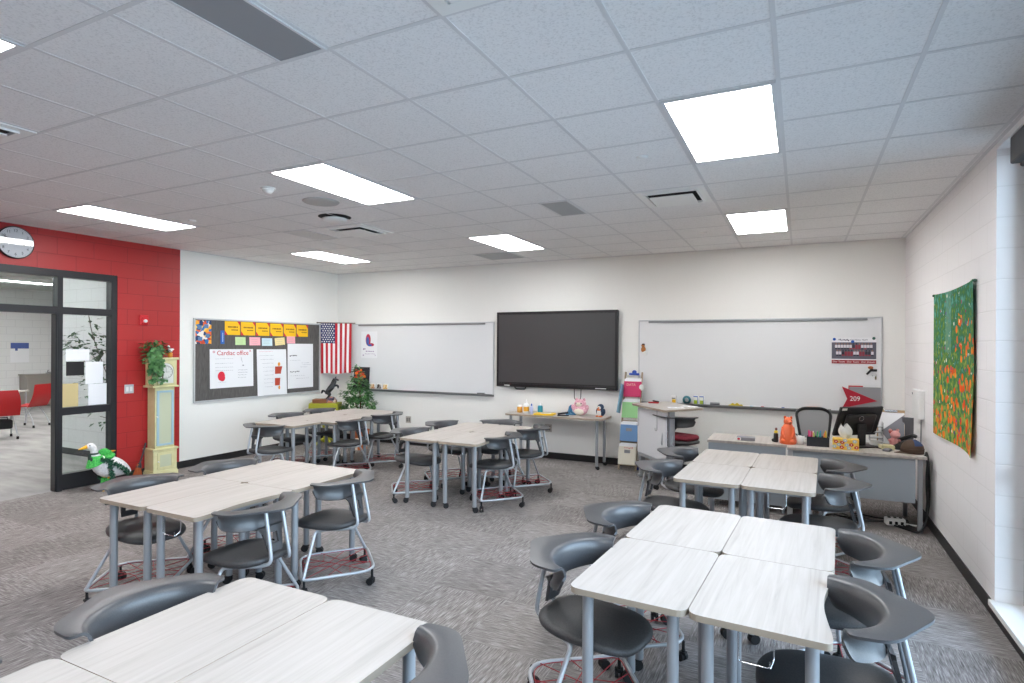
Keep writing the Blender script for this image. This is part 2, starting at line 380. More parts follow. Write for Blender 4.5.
def grille(i0, i1, j0, j1, label, m=greym):
    t = thing('return_air_panel', label, 'ceiling vent', (gx((i0 + i1) / 2), gy((j0 + j1) / 2), ZC), 0, 'flat grey ceiling panels')
    w, d = (i1 - i0) * G / 2 - .014, (j1 - j0) * G / 2 - .014; b = MB(); b.box((0, 0, -.002), (2 * w, 2 * d, .006)); b.build('face_panel', m, t)
    b = MB()
    for s in (-1, 1): b.box((s * w, 0, -.004), (.014, 2 * d + .014, .008)); b.box((0, s * d, -.004), (2 * w - .014, .014, .0078))
    b.build('frame', tee, t)
grille(-3.5, -3, -3, -1, 'long dark grey ceiling panel at the top of the photo')
grille(-3.5, -3, 4, 5, 'small grey ceiling panel left of the far square air vent', M('pale_grey_metal', 'a3a6a9', .5))
grille(-7, -6, 8, 9, 'grey ceiling panel close to the back wall above the screen', M('pale_grey_metal', 'a3a6a9', .5))
grille(-8.95, -8.4, 4, 5, 'smooth pale ceiling panel left of the far left air vent', M('off_white_metal', 'c9c8c7', .4))
def diffuser(i, j, label):
    t = ceil_root('air_vent', label, 'air vent', i + .5, j + .5, 'square ceiling air vents'); w = G / 2 - .013
    b = MB(); b.prism(rrect(.47, .47, .01, 2), -.002, .003); b.build('dark_throat', blackm, t)
    b = MB()
    for s in (-1, 1):
        b.box((s * (w - .035), 0, -.004), (.07, 2 * w, .012)); b.box((0, s * (w - .035), -.004), (2 * w - .14, .07, .0118))
        b.box((s * .222, 0, -.012), (.012, .456, .02)); b.box((0, s * .222, -.012), (.432, .012, .0198))
    b.build('frame', white, t)
    b = MB(); b.prism(rrect(.37, .37, .012, 3), -.042, -.034); b.cyl((.1, 0, -.036), (.1, 0, 0), .006); b.cyl((-.1, 0, -.036), (-.1, 0, 0), .006); b.build('plate', white, t)
diffuser(-2, 4, 'square white ceiling air vent right of the screen side'); diffuser(-8, 4, 'square ceiling air vent left, beside the round dark opening')
diffuser(-8, -2, 'ceiling air vent cut by the left edge of the photo'); diffuser(-2, -2, 'ceiling air vent cut by the top edge of the photo')
t = ceil_root('round_ceiling_diffuser', 'small round white ceiling fitting in a black opening', 'ceiling fitting', -7.08, 3.42)
b = MB(); b.prism(circ(.17, 28), -.001, .003); b.build('dark_opening', blackm, t)
b = MB(); b.lathe([(.0, -.05), (.09, -.048), (.125, -.036), (.13, -.02), (.0, -.02)], n=28); b.cyl((0, 0, -.03), (0, 0, 0), .02); b.build('dome', white, t)
b = MB(); b.lathe([(0, -.014), (.12, -.012), (.16, -.008), (.17, 0), (0, 0)], n=32)
tag(b.build('ceiling_speaker', M('speaker_grey', 'b3b2b1', .7)), 'round pale grey ceiling speaker under the long panel light', 'speaker', (gx(-6.5), gy(2.5), ZC))
t = ceil_root('smoke_detector', 'white round smoke detector beside the long ceiling light', 'smoke detector', -6.6, 1.58)
b = MB(); b.lathe([(0, -.012), (.06, -.012), (.065, 0), (0, 0)], n=24); b.build('base', white, t)
b = MB(); b.lathe([(0, -.048), (.03, -.046), (.045, -.03), (.05, -.012), (0, -.012)], n=24); b.build('sensor_head', white, t)
for (x, y, lab) in ((642, 157, 'sprinkler cap near the square air vent'), (703.5, 232.5, 'sprinkler cap near the far right light'), (192, 220.5, 'sprinkler cap right of the light along the red wall')):
    p = on(2, ZC, x, y); b = MB(); b.lathe([(0, -.012), (.035, -.011), (.042, -.004), (.042, .004), (0, .004)], n=20)
    tag(b.build('sprinkler_cap', white), 'small round white ' + lab, 'sprinkler', (p.x, p.y, ZC), 0, 'sprinkler caps')

# storefront frame and sidelight in the left wall
b = MB(); X0, X1 = XL - .12, XL - .005
def fb(y0, y1, z0, z1, x0=X0, x1=X1): b.bb(x0, x1, y0, y1, z0, z1)
fb(4.48, OY1, 0, OZ); fb(OY0, OY0 + .07, 0, OZ); fb(OY0 + .07, 4.48, OZ - .085, OZ); fb(3.872, 3.927, 0, OZ - .085)
fb(OY0 + .07, 3.872, 2.135, 2.22); fb(3.927, 4.48, 2.135, 2.22)
fb(3.855, 3.9265, 0.012, 2.135, X0 + .01, X1 - .01); fb(3.925, 4.48, .012, .197, X0 + .01, X1 - .01); fb(3.925, 4.48, .91, 1.0, X0 + .01, X1 - .01)
wl = struct('window_2', b, black_frame)
for nm, (y0, y1, z0, z1) in dict(transom_left=(OY0 + .05, 3.88, 2.21, 2.59), transom_right=(3.92, 4.49, 2.21, 2.59), upper=(3.915, 4.49, .99, 2.145), lower=(3.915, 4.49, .19, .92)).items():
    b = MB(); b.bb(XL - .066, XL - .06, y0, y1, z0, z1); o = b.build('glass_pane', glass, wl); o['kind'] = 'structure'
for y0, y1, z0, z1, m, lab in ((3.985, 4.25, 1.568, 1.71, paper, 'white landscape sheet taped at the top of the glass sidelight'), (3.99, 4.19, 1.385, 1.556, black, 'black card taped on the glass sidelight'),
        (4.205, 4.41, 1.275, 1.55, paper, 'tall white sheet right of the black card on the sidelight'), (4.24, 4.455, 1.005, 1.272, paper, 'white sheet low on the right of the glass sidelight'), (3.94, 4.125, 1.005, 1.29, M('manila_card', 'c9b684', .7), 'tan sheet low on the left of the glass sidelight')):
    b = MB(); b.box((0, 0, 0), (.001, y1 - y0, z1 - z0)); tag(b.build('taped_sheet', m), lab, 'paper', (XL - .0585, (y0 + y1) / 2, (z0 + z1) / 2), 0, 'sheets on the sidelight')

# ------------------------------------------------------------------ corridor and commons beyond
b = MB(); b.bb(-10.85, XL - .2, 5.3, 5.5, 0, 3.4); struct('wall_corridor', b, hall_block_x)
b = MB(); b.bb(-10.85, XL - .2, 5.291, 5.3, 0, .1); struct('baseboard_corridor', b, M('charcoal_base', '3b3c3f', .6))
b = MB(); b.bb(-11.05, -10.85, 5.3, 12, 0, 3.4); struct('wall_commons_near', b, hall_block)
b = MB(); b.bb(-19.9, -19.7, -2, 12, 0, 3.4); struct('wall_commons_far', b, hall_block)
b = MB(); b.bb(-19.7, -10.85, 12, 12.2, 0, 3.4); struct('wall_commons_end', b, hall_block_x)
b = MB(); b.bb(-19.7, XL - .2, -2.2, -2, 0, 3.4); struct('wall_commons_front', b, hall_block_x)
b = MB(); b.bb(-19.9, XL - .1, -2.2, 12.2, 3.3, 3.4); struct('ceiling_corridor', b, M('hall_ceiling', 'b9b9b4', .9))
for x, lab in ((-10.2, 'nearest linear light in the corridor ceiling'), (-13.2, 'linear ceiling light seen through the transom'), (-16.2, 'far linear ceiling light in the commons')):
    t = thing('linear_light', lab, 'light', (x, 5 if x < -11 else 1.6, 3.3), 0, 'linear corridor lights'); L = 9 if x < -11 else 6
    b = MB(); b.box((0, 0, -.05), (.14, L, .1), .01); b.build('housing', white, t); b = MB(); b.box((0, 0, -.102), (.12, L - .04, .006)); b.build('diffuser', M('hall_light_diffuser', 'ffffff', .5, emit=36.), t)
t = thing('poster', 'small blue and white poster on the far commons wall', 'poster', (-19.7, 8.64, 1.52), 90)
b = MB(); b.box((0, -.004, 0), (.44, .006, .56)); b.build('sheet', paper, t)
b = MB(); b.box((0, -.008, .19), (.43, .002, .16)); b.box((-.08, -.009, .1), (.06, .002, .1)); b.build('picture', M('poster_blue', '4c5f9e', .7), t)
t = thing('water_fountain', 'grey metal cabinet against the far commons wall', 'cabinet', (-19.48, 9.1, 0), 90)
b = MB(); b.box((0, 0, .45), (.95, .4, .86), .015); b.build('body', M('brushed_steel', 'a09a93', .4, .5), t); b = MB(); b.box((0, 0, .89), (1, .43, .03), .008); b.build('top', M('brushed_steel', 'a09a93', .4, .5), t)
b = MB(); b.box((.12, -.05, .93), (.12, .1, .06), .02); b.tube([(.1, -.05, .95), (.1, -.05, 1.0), (.1, -.1, 1.01)], .012); b.build('tap', chrome, t)
# red shell chairs and their table in the commons
def red_chair(label, loc, rz):
    t = thing('red_chair', label, 'chair', loc, rz, 'red chairs in the commons')
    def sf(u, v):
        y = (u - .5) * .46
        if v < .5:
            s = v / .5; return (.24 - .42 * s, y * 1.1, .44 + .02 * abs(u - .5) * 2 - .012 * math.sin(PI * s))
        s = (v - .5) / .5; k = 1.15 - .22 * (s ** 4); return (-.18 - .11 * s - .05 * math.sin(PI * s), y * k, .44 + .47 * s)
    b = MB(); b.grid(sf, 10, 18); b.build('seat_shell', M('red_shell', 'b01218', .35), t, solid=.014)
    for s in (-1, 1):
        b = MB(); b.tube(fillet([(.24, s * .2, .05), (.2, s * .19, .22), (.08, s * .18, .42), (-.08, s * .18, .42), (-.22, s * .2, .2), (-.27, s * .22, .05)], .1), .011); b.build('leg_frame', steel_l, t)
        for x in (.24, -.27):
            b = MB(); b.lathe([(.001, 0), (.02, 0), (.02, .05), (.001, .055)], (x, s * (.2 if x > 0 else .22), 0), 10); b.build('caster', blackm, t)
red_chair('red shell chair seen from behind at the left edge, through the doorway', (-13.35, 5.55, 0), 165)
red_chair('red shell chair in profile beside the white table in the commons', (-14.80, 6.66, 0), 208)
red_chair('red shell chair half cut by the left edge in the commons', (-15.2, 5.75, 0), 160)
t = thing('commons_table', 'white topped table between the red chairs in the commons', 'table', (-15.75, 6.6, 0), 28)
b = MB(); b.prism(rrect(.8, .5, .05), .7, .73); b.build('tabletop', M('table_grey', 'c4c2be', .5), t)
for sx in (-1, 1):
    for sy in (-1, 1): b = MB(); b.cyl((sx * .34, sy * .2, 0), (sx * .34, sy * .2, .7), .018); b.build('leg', steel_l, t)
t = thing('bag_under_chair', 'black bag hanging under the red chair at the left edge', 'bag', (-13.35, 5.55, 0), 165)
b = MB(); b.box((0, 0, .27), (.3, .34, .17), .03); b.build('bag_body', blackm, t); b = MB(); b.tube([(-.1, -.1, .34), (-.1, -.1, .40), (-.1, .1, .40), (-.1, .1, .34)], .01); b.build('strap', blackm, t)

def leafcloud(b, c, r, n, L, W, f=None, mi=0):
    for k in range(n):
        th = rnd.uniform(0, 2 * PI); z = rnd.uniform(-1, 1); q = rnd.uniform(.35, 1) ** .5; s = math.sqrt(1 - z * z)
        d = Vector((s * math.cos(th), s * math.sin(th), z)); p = Vector(c) + Vector((d.x * r[0], d.y * r[1], d.z * r[2])) * q
        dd = Vector((d.x + rnd.uniform(-.5, .5), d.y + rnd.uniform(-.5, .5), -.35 + rnd.uniform(-.4, .5)))
        e = rnd.uniform(.7, 1.2); b.leaf(p, dd, Vector((rnd.uniform(-.3, .3), rnd.uniform(-.3, .3), 1)), L * e, W * e, mi)
t = thing('ficus_tree', 'leafy artificial tree standing behind the glass sidelight', 'plant', (-8.75, 4.74, 0))
b = MB(); b.lathe([(.10, 0), (.14, .02), (.16, .3), (.165, .32), (.14, .32), (.13, .28), (0, .28)], (0, .38, 0), n=24); b.build('pot', M('brown_pot', '4a3a30', .6), t)
br = [[(0, .38, .25), (.02, .3, .9), (0, .1, 1.4), (.02, -.08, 1.9), (.0, -.12, 2.2)], [(0, .38, .3), (-.04, .25, 1.0), (-.06, -.1, 1.5), (-.06, -.3, 1.75)], [(0, .38, .3), (.06, .3, 1.0), (.05, .2, 1.55), (.0, .15, 1.9)], [(0, .38, .4), (.1, .2, .7), (.1, -.02, .78)]]
b = MB()
for p in br: b.tube(fillet(p, .3), .0055, 6)
b.build('stem', M('grey_stem', '77736a', .8), t)
b = MB()
for c, r, n in (((.0, -.12, 1.78), (.22, .3, .2), 120), ((0, .02, 1.5), (.25, .25, .28), 130), ((.02, -.3, 1.78), (.12, .1, .12), 16), ((0, -.1, 2.1), (.12, .14, .12), 12), ((.05, -.1, 1.2), (.18, .2, .2), 40), ((.1, .05, .8), (.16, .18, .2), 16)): leafcloud(b, c, r, n, .085, .05)
b.build('foliage', leafd, t)

# ------------------------------------------------------------------ student desks
DW, DD, DZ = .503, .757, .74
def desk_outline(concave):
    w, d, r = DW / 2, DD / 2, .055
    if not concave: return rrect(DW, DD, r, 5)
    pts = fillet([(-w, d, 0), (-w, -d, 0), (w, -d, 0)], r, 5)[1:-1]
    pts = [Vector((-w, d - r, 0))] + pts
    bow = [Vector((w - .036 * math.sin(PI * k / 14) ** 1.3, -d + r + (DD - 2 * r) * k / 14, 0)) for k in range(15)]
    pts = fillet([(-w, 0, 0), (-w, -d, 0), (w, -d, 0), tuple(bow[0])], [0, r, r, 0], 5)[1:-1] + bow
    pts += fillet([tuple(bow[-1]), (w, d, 0), (-w, d, 0), (-w, 0, 0)], [0, r, r, 0], 5)[1:-1]
    return [(p.x, p.y) for p in pts]
def make_desk(concave, label, loc, rz, group):
    t = thing('student_desk', label, 'desk', loc, rz, group)
    b = MB(); b.prism(desk_outline(concave), DZ - .026, DZ, mi=0, side=1); b.build('tabletop', [laminate, edge], t)
    b = MB()
    for s in (-1, 1): b.box((s * .16, 0, DZ - .041), (.03, .6, .03)); b.box((0, s * .29, DZ - .042), (.30, .03, .028))
    b.build('under_frame', steel, t)
    for sx in (-1, 1):
        for sy in (-1, 1):
            x, y = sx * .185, sy * .305
            b = MB(); b.cyl((x, y, .06), (x, y, DZ - .0265), .024, n=16); b.cyl((x, y, DZ - .035), (x, y, DZ - .0268), .04, n=16); l = b.build('leg', steel, t)
            b = MB(); caster(b, x, y, .03); b.build('caster', rubber, l)
    b = MB(); b.tube(fillet([(-.06, -.372, DZ - .027), (-.06, -.372, .60), (.05, -.372, .60), (.05, -.372, .625)], .012, 3), .003, 6); b.tube(fillet([(.06, -.34, DZ - .027), (.06, -.34, .62), (.05, -.372, .60)], .012, 3), .003, 6)
    b.build('bag_hook', chrome, t)
    return t
def caster(b, x, y, r, a=0.6):
    c, s = math.cos(a), math.sin(a)
    for k in (-1, 1):
        o = Vector((-s * .014 * k, c * .014 * k, 0)); p = Vector((x, y, r)) + Vector((c, s, 0)) * .012
        b.tube([p + o - Vector((-s, c, 0)) * .008, p + o + Vector((-s, c, 0)) * .008], r, 14)
    b.cyl((x, y, r * 1.2), (x, y, r * 2 + .012), .011, n=8)
    b.box((x, y, r * 1.75), (.036, .036, .018), .006)

CL = {
 'near': ('four pale desks at the bottom left of the photo', (-1.72, 1.075), 0),
 'left': ('four pale desks in front of the white goose', (-3.745, 3.06), 0),
 'corner': ('four pale desks in the corner below the flag', (-6.07, 6.71), 0),
 'middle': ('four pale desks below the left whiteboard', (-3.545, 6.10), 0),
 'front': ('four pale desks at the right, nearest the camera', (-.357, 3.113), -3.0),
 'teacher': ("four pale desks just in front of the teacher's desk", (-.375, 5.455), -2.0),
}
WORDS = {(-1, -1): 'near left', (1, -1): 'near right', (-1, 1): 'far left', (1, 1): 'far right'}
proto = {}
for key, (lab, (cx, cy), rot) in CL.items():
    a = math.radians(rot)
    for (sx, sy), wd in WORDS.items():
        dx, dy = sx * (DW / 2 + .0015), sy * (DD / 2 + .0015)
        x, y = cx + dx * math.cos(a) - dy * math.sin(a), cy + dx * math.sin(a) + dy * math.cos(a)
        conc = (key, sx, sy) in (('front', 1, -1), ('corner', 1, -1), ('corner', 1, 1), ('left', 1, -1))
        label = f'{wd} desk of the {lab}'
        rz = rot if (conc or sx > 0) else rot + 180
        if conc not in proto: proto[conc] = make_desk(conc, label, (x, y, 0), rz, 'student desks'); continue
        dup(proto[conc], (x, y, 0), rz, label)
dup(proto[True], (-6.16, 5.70, 0), -90, 'pale wood-grain student desk turned crosswise at the near end of the far left corner cluster')

# ------------------------------------------------------------------ student chairs
def sgn(v): return (v > 0) - (v < 0)
def resample(pts, n):
    L = [0]
    for p, q in zip(pts, pts[1:]): L.append(L[-1] + (q - p).length)
    out = []
    for k in range(n + 1):
        d = L[-1] * k / n; i = max(j for j in range(len(L)) if L[j] <= d + 1e-9); i = min(i, len(pts) - 2)
        out.append(pts[i].lerp(pts[i + 1], (d - L[i]) / max(1e-9, L[i + 1] - L[i])))
    return out
NB = 48
RIM = resample(fillet([(.012, -.272, 0), (.004, -.298, 0), (-.13, -.297, 0), (-.335, 0, 0), (-.13, .297, 0), (.004, .298, 0), (.012, .272, 0)], [0, .02, .08, .085, .08, .02, 0], 8), NB)
def back_rows(v):
    """cross-sections of the wrap-round backrest at v in [-1,1]: rim out, rim in, wall down"""
    q = abs(v); s = 1 if v >= 0 else -1
    ph = q * math.radians(80)
    xi = -.165 + .18 * (1 - math.cos(ph)) / (1 - math.cos(math.radians(80))); yi = .262 * math.sin(ph) / math.sin(math.radians(80))
    rim = RIM[round((v + 1) / 2 * NB)]; xo, yo = rim.x, abs(rim.y)
    nx, ny = math.cos(ph), -math.sin(ph)       # towards the sitter
    lo = .635 + .03 * q ** 2 + .05 * max(0, (q - .85) / .15) ** 2
    P = [(xo, yo, .772), (xo * .5 + xi * .5, yo * .5 + yi * .5, .774), (xi, yi, .775), (xi + nx * .012, yi + ny * .012, .772), (xi + nx * .022, yi + ny * .022, .762), (xi + nx * .030, yi + ny * .030, .742),
         (xi + nx * .034, yi + ny * .034, .745 * .6 + lo * .4), (xi + nx * .028, yi + ny * .028, .745 * .25 + lo * .75), (xi + nx * .014, yi + ny * .014, lo)]
    return [Vector((p[0], s * p[1], p[2])) for p in P]
def back_mesh():
    b = MB(); N = NB; R = [back_rows(-1 + 2 * i / N) for i in range(N + 1)]
    b.grid(lambda u, v: R[round(u * N)][round(v * 8)], N, 8); return b
def seat_mesh(z=.475):
    b = MB(); n = 40; rings = []
    def pt(r, k, zz):
        a = 2 * PI * k / n; c, s = math.cos(a), math.sin(a); e = 2 / 3.1
        x = .045 + .262 * r * sgn(c) * abs(c) ** e; y = (.217 - .015 * max(0, -c)) * r * sgn(s) * abs(s) ** e
        return Vector((x, y, zz - .038 * max(0, c) ** 2 * r ** 3 - .012 * s * s * r ** 4 + .010 * max(0, -c) * r ** 3 + .006 * (1 - r) * -1))
    for r, dz in ((.0, 0), (.3, 0), (.6, 0), (.85, .001), (.95, -.003), (.99, -.011), (1., -.022), (.985, -.034), (.94, -.043), (.8, -.046), (.4, -.046)):
        rings.append([pt(max(r, .001), k, z + dz) for k in range(n)])
    vs = [p for g in rings for p in g]; fs = []
    for i in range(len(rings) - 1):
        for k in range(n): fs.append((i * n + k, i * n + (k + 1) % n, (i + 1) * n + (k + 1) % n, (i + 1) * n + k))
    b.add(vs, fs, True); b.add(rings[-1], [tuple(range(n))[::-1]]); return b
def neck_mesh():
    b = MB()     # tapered bracket with a hand hole, from the wall of the back to the rear of the seat
    def slab(y0, y1, t0, t1, y2=None, y3=None):
        y2 = y0 if y2 is None else y2; y3 = y1 if y3 is None else y3
        top = Vector((-.160, 0, .65)); bot = Vector((-.200, 0, .50)); A = top.lerp(bot, t0); B = top.lerp(bot, t1); h = Vector((.009, 0, .0025))
        vs = [A + Vector((0, y0, 0)) - h, A + Vector((0, y1, 0)) - h, B + Vector((0, y3, 0)) - h, B + Vector((0, y2, 0)) - h, A + Vector((0, y0, 0)) + h, A + Vector((0, y1, 0)) + h, B + Vector((0, y3, 0)) + h, B + Vector((0, y2, 0)) + h]
        b.add(vs, [(0, 1, 2, 3), (7, 6, 5, 4), (0, 4, 5, 1), (1, 5, 6, 2), (2, 6, 7, 3), (3, 7, 4, 0)])
    slab(-.105, .105, 0, .25, -.072, .072); slab(-.072, -.034, .25, .7, -.06, -.034); slab(.034, .072, .25, .7, .034, .06); slab(-.06, .06, .7, 1, -.05, .05)
    return b
def side_tube(s):
    p = fillet([(0, s * .362, .115), (.035, s * .195, .412), (-.03, s * .175, .422), (-.17, s * .10, .425), (-.25, s * .072, .445), (-.238, s * .068, .52), (-.186, s * .062, .766)], [0, .05, .05, .05, .06, .06, 0], 5)
    b = MB(); b.tube(p, .0115, 10); return b
LOOP = fillet([(.355, 0, .115), (0, .378, .115), (-.355, 0, .115), (0, -.378, .115)], [.13, .06, .13, .06], 6, True)
def make_chair(label, loc, rz):
    t = thing('student_chair', label, 'chair', loc, rz, 'student chairs')
    back_mesh().build('backrest', shell, t, solid=.011)
    neck_mesh().build('back_bracket', shell, t)
    seat_mesh().build('seat', seatm, t)
    for s in (-1, 1): side_tube(s).build('side_frame', steel_l, t)
    b = MB(); b.tube(LOOP, .011, 10, True); b.build('book_rack', steel_l, t)
    b = MB()
    for k in range(-2, 3):
        o = k * .11; h = (.345 - abs(o)) * .96
        b.tube([(o - .0, -h, .117), (o * .55, 0, .114), (o, h, .117)], .0027, 6)
    for k in (-1.2, .4, 1.8):
        o = k * .09; h = .345 - abs(o); b.tube([(-h, o, .119), (0, o * .5, .117), (h, o, .119)], .0027, 6)
    b.tube([(p[0] * .93, p[1] * .93, .116) for p in LOOP], .0027, 6, True)
    b.build('bungee_net', cordred, t)
    for x, y in ((.325, 0), (-.325, 0), (0, .352), (0, -.352)):
        b = MB(); caster(b, x, y, .027, rnd.uniform(0, 3)); b.cyl((x, y, .06), (x, y, .115), .009, n=8); b.build('caster', rubber, t)
    return t
CH = [
 (-.93, 2.725, -11, 'nearest charcoal chair left of the right-hand front desks, its whole backrest and seat showing'),
 (-.905, 3.465, -11, 'second charcoal chair left of the right-hand front desks'),
 (.145, 2.65, 184, 'charcoal chair at the bottom right of the photo, beside the curved desk edge'),
 (.222, 3.425, 183, 'charcoal chair right of the right-hand front desks, behind the one at the bottom right'),
 (.165, 4.98, 183, "nearer charcoal chair on the right of the desks before the teacher's desk"),
 (.20, 5.69, 183, "farther charcoal chair on the right of the desks before the teacher's desk"),
 (-.975, 5.01, -9, "nearer charcoal chair on the left of the desks before the teacher's desk"),
 (-.945, 5.76, -7, "farther charcoal chair left of the desks before the teacher's desk, near the stool"),
 (-3.13, 2.62, 180, 'nearer charcoal chair on the right side of the left-hand desk cluster'),
 (-3.17, 3.42, 184, 'farther charcoal chair right of the left-hand desks, its red cord rack in full view'),
 (-4.28, 2.63, -6, 'nearer charcoal chair on the far side of the left-hand desks, before the goose'),
 (-4.25, 3.33, -2, 'farther charcoal chair on the far side of the left-hand desks, before the longcase clock'),
 (-3.06, 5.84, 180, 'nearer charcoal chair on the right side of the middle cluster'),
 (-3.03, 6.58, 180, 'farther charcoal chair on the right side of the middle cluster, nearest the wall table'),
 (-4.07, 5.68, -5, 'nearer charcoal chair on the left side of the middle cluster'),
 (-4.10, 6.42, 0, 'farther charcoal chair on the left side of the middle cluster'),
 (-3.55, 6.83, -90, 'charcoal chair at the far end of the middle cluster, only its top edge showing'),
 (-6.02, 5.26, 92, 'charcoal chair at the near end of the far left corner cluster'),
 (-6.58, 6.14, 0, 'charcoal chair on the wall side of the corner cluster, nearer one under the notice board'),
 (-6.6, 6.8, 0, 'charcoal chair on the wall side of the corner desks, farther one near the yellow-green stand'),
 (-5.47, 6.16, 180, 'nearer charcoal chair on the right side of the far left corner cluster'),
 (-5.50, 6.90, 180, 'farther charcoal chair on the right side of the far left corner cluster'),
 (-2.23, 1.42, -2, 'large foreground charcoal chair back at the bottom left, left of the nearest desks'),
 (-2.27, .66, 0, 'charcoal chair at the bottom left corner of the photo, only a corner showing'),
 (-1.19, 1.47, 182, 'foreground charcoal chair at the bottom centre, right of the nearest desks'),
]
pc = None
for x, y, rz, lab in CH:
    if pc is None: pc = make_chair(lab, (x, y, 0), rz)
    else: dup(pc, (x, y, 0), rz, lab)
# stool behind the sit-stand desk
def star_base(t, R, zc, top, mat=chrome):
    for k in range(5):
        a = 2 * PI * k / 5 + .35; c, s = math.cos(a), math.sin(a)
        b = MB(); b.tube([(c * .03, s * .03, zc), (c * R * .5, s * R * .5, zc - .015), (c * R, s * R, zc - .045)], [.02, .017, .013], 10); b.build('spoke', mat, t)
        b = MB(); caster(b, c * R, s * R, .027, a); b.build('caster', rubber, t)
    b = MB(); b.cyl((0, 0, zc - .03), (0, 0, zc + .12), .03, .026); b.cyl((0, 0, zc + .1), (0, 0, top), .016); b.build('gas_lift', mat, t)
SX, SY_ = -1.40, 7.60
t = thing('task_stool', 'charcoal swivel stool with a dark red seat cushion behind the sit-stand desk', 'stool', (SX, SY_, 0), 70)
dz = .13
for nm, mb, mm, so in (('backrest', back_mesh(), shell, .011), ('back_bracket', neck_mesh(), shell, 0), ('seat', seat_mesh(), seatm, 0)):
    mb.v = [(v[0], v[1], v[2] + dz) for v in mb.v]; mb.build(nm, mm, t, solid=so)
for s in (-1, 1):
    b = MB(); b.tube(fillet([(.05, s * .12, .53), (-.2, s * .075, .535), (-.25, s * .07, .56), (-.238, s * .066, .65), (-.188, s * .062, .895)], .06), .0115, 10); b.build('back_tube', steel_l, t)
b = MB(); b.box((.02, 0, .53), (.22, .2, .03), .01); b.build('seat_plate', blackm, t)
star_base(t, .33, .11, .53)
t2 = MB(); seatq = seat_mesh(); t2.v = [(v[0] * .97 - .0, v[1] * .97, (v[2] - .45) * 1.45 + .45 + .19) for v in seatq.v]; t2.f = seatq.f; t2.m = seatq.m; t2.sm = seatq.sm
tag(t2.build('seat_cushion', m_speck('dark_red_cloth', '7e2733', '722230', '8c303c', 120., rough=.9)), 'dark red cushion on the swivel stool', 'cushion', (SX, SY_, 0), 70)

# ------------------------------------------------------------------ teacher's station
TZ = .74
t = thing('teacher_desk', "teacher's grey-fronted desk with a pale top in the right corner", 'desk', (0, 0, 0))
b = MB(); b.bb(-.118, 1.088, 6.735, 7.48, TZ - .03, TZ, .004, mi=0); b.build('desktop', laminate, t)
b = MB(); b.bb(-.09, 1.0, 6.775, 6.793, .28, TZ - .031); b.build('modesty_panel', modesty, t)
for x in (1.04,):
    b = MB(); b.bb(x - .02, x + .02, 6.77, 6.81, 0, TZ - .031, .006); b.build('leg', steel, t); b = MB(); b.bb(x - .06, x - .02, 7.36, 7.40, 0, TZ - .031, .006); b.build('leg', steel, t)
b = MB(); b.bb(-.115, -.065, 6.77, 7.45, 0, TZ - .031, .003); b.build('end_panel', lgrey, t)
t = thing('desk_return', "lower grey-panelled desk section joined to the left of the teacher's desk", 'desk', (0, 0, 0))
b = MB(); b.bb(-.935, -.124, 6.865, 7.45, TZ - .03, TZ, .004); b.build('desktop', laminate, t)
b = MB(); b.bb(-.92, -.135, 6.88, 6.9, .08, TZ - .031); b.build('front_panel', modesty, t)
b = MB(); b.bb(-.925, -.9, 6.9, 7.44, 0, TZ - .031); b.build('end_panel', modesty, t)
b = MB(); b.bb(-.17, -.145, 6.9, 7.44, 0, TZ - .031); b.build('end_panel', modesty, t)
# mesh task chair behind the desk
t = thing('office_chair', "black mesh office chair behind the teacher's desk", 'chair', (.19, 7.75, 0), -82); t.scale = (1, .86, 1)
fr = fillet([(-.16, 0, .60), (.16, 0, .60), (.225, 0, .98), (.13, 0, 1.03), (-.13, 0, 1.03), (-.225, 0, .98)], [.06, .06, .08, .1, .1, .08], 6, True)
fr = [(-.24 - .10 * ((p[2] - .6) / .45) ** 2, p[0], p[2]) for p in fr]
b = MB(); b.tube(fr, .02, 8, True); b.build('back_frame', black, t)
b = MB(); b.grid(lambda u, v: (-.24 - .10 * v * v * .92, (u - .5) * (.32 + .11 * v), .61 + .41 * v), 8, 8); b.build('mesh_back', M('grey_mesh', '8f8f90', .8), t, solid=.004)
b = MB(); b.box((0, 0, .46), (.48, .5, .07), .03); b.build('seat', M('black_fabric', '1c1c1f', .9), t)
b = MB(); b.tube(fillet([(-.05, 0, .42), (-.26, 0, .42), (-.29, 0, .5), (-.25, 0, .66)], .06), .022, 8); b.build('back_bar', black, t)
star_base(t, .29, .11, .44, black)
# sit-stand desk
t = thing('sit_stand_desk', 'tall white sit-stand desk with a pale top beside the folder tower', 'desk', (0, 0, 0))
top = [(-2.08, 7.91), (-1.47, 7.23), (-1.09, 7.77), (-1.70, 8.45)]
b = MB(); b.prism([(p.x, p.y) for p in fillet([(x, y, 0) for x, y in top], .06, 4, True)], .975, 1.0, mi=0, side=1); b.build('desktop', [laminate, edge], t)
d1 = (Vector((-1.47, 7.23, 0)) - Vector((-2.08, 7.91, 0))).normalized(); n1 = Vector((d1.y, -d1.x, 0))
Rm = Matrix(((d1.x, -d1.y, 0), (d1.y, d1.x, 0), (0, 0, 1)))
mid = (Vector((-1.47, 7.23, 0)) + Vector((-2.08, 7.91, 0))) / 2 + Vector((.05, .045, 0)); LL = .74
b = MB(); b.box((mid.x, mid.y, .655), (LL, .02, .60), .004, Rm); b.build('front_panel', M('white_laminate', 'd5d6d9', .4), t)
for s in (-1, 1):
    p = mid + d1 * (LL / 2 + .0) * s + Vector((.05, .03, 0)); nm = 'column'
    b = MB(); b.box((p.x, p.y, .512), (.05, .075, .92), .006, Rm); b.build('column', steel, t)
    q = p + Vector((.74, .67, 0)) * .20; b = MB(); b.box((q.x, q.y, .035), (.06, .52, .035), .008, Rm); b.build('foot', steel, t)
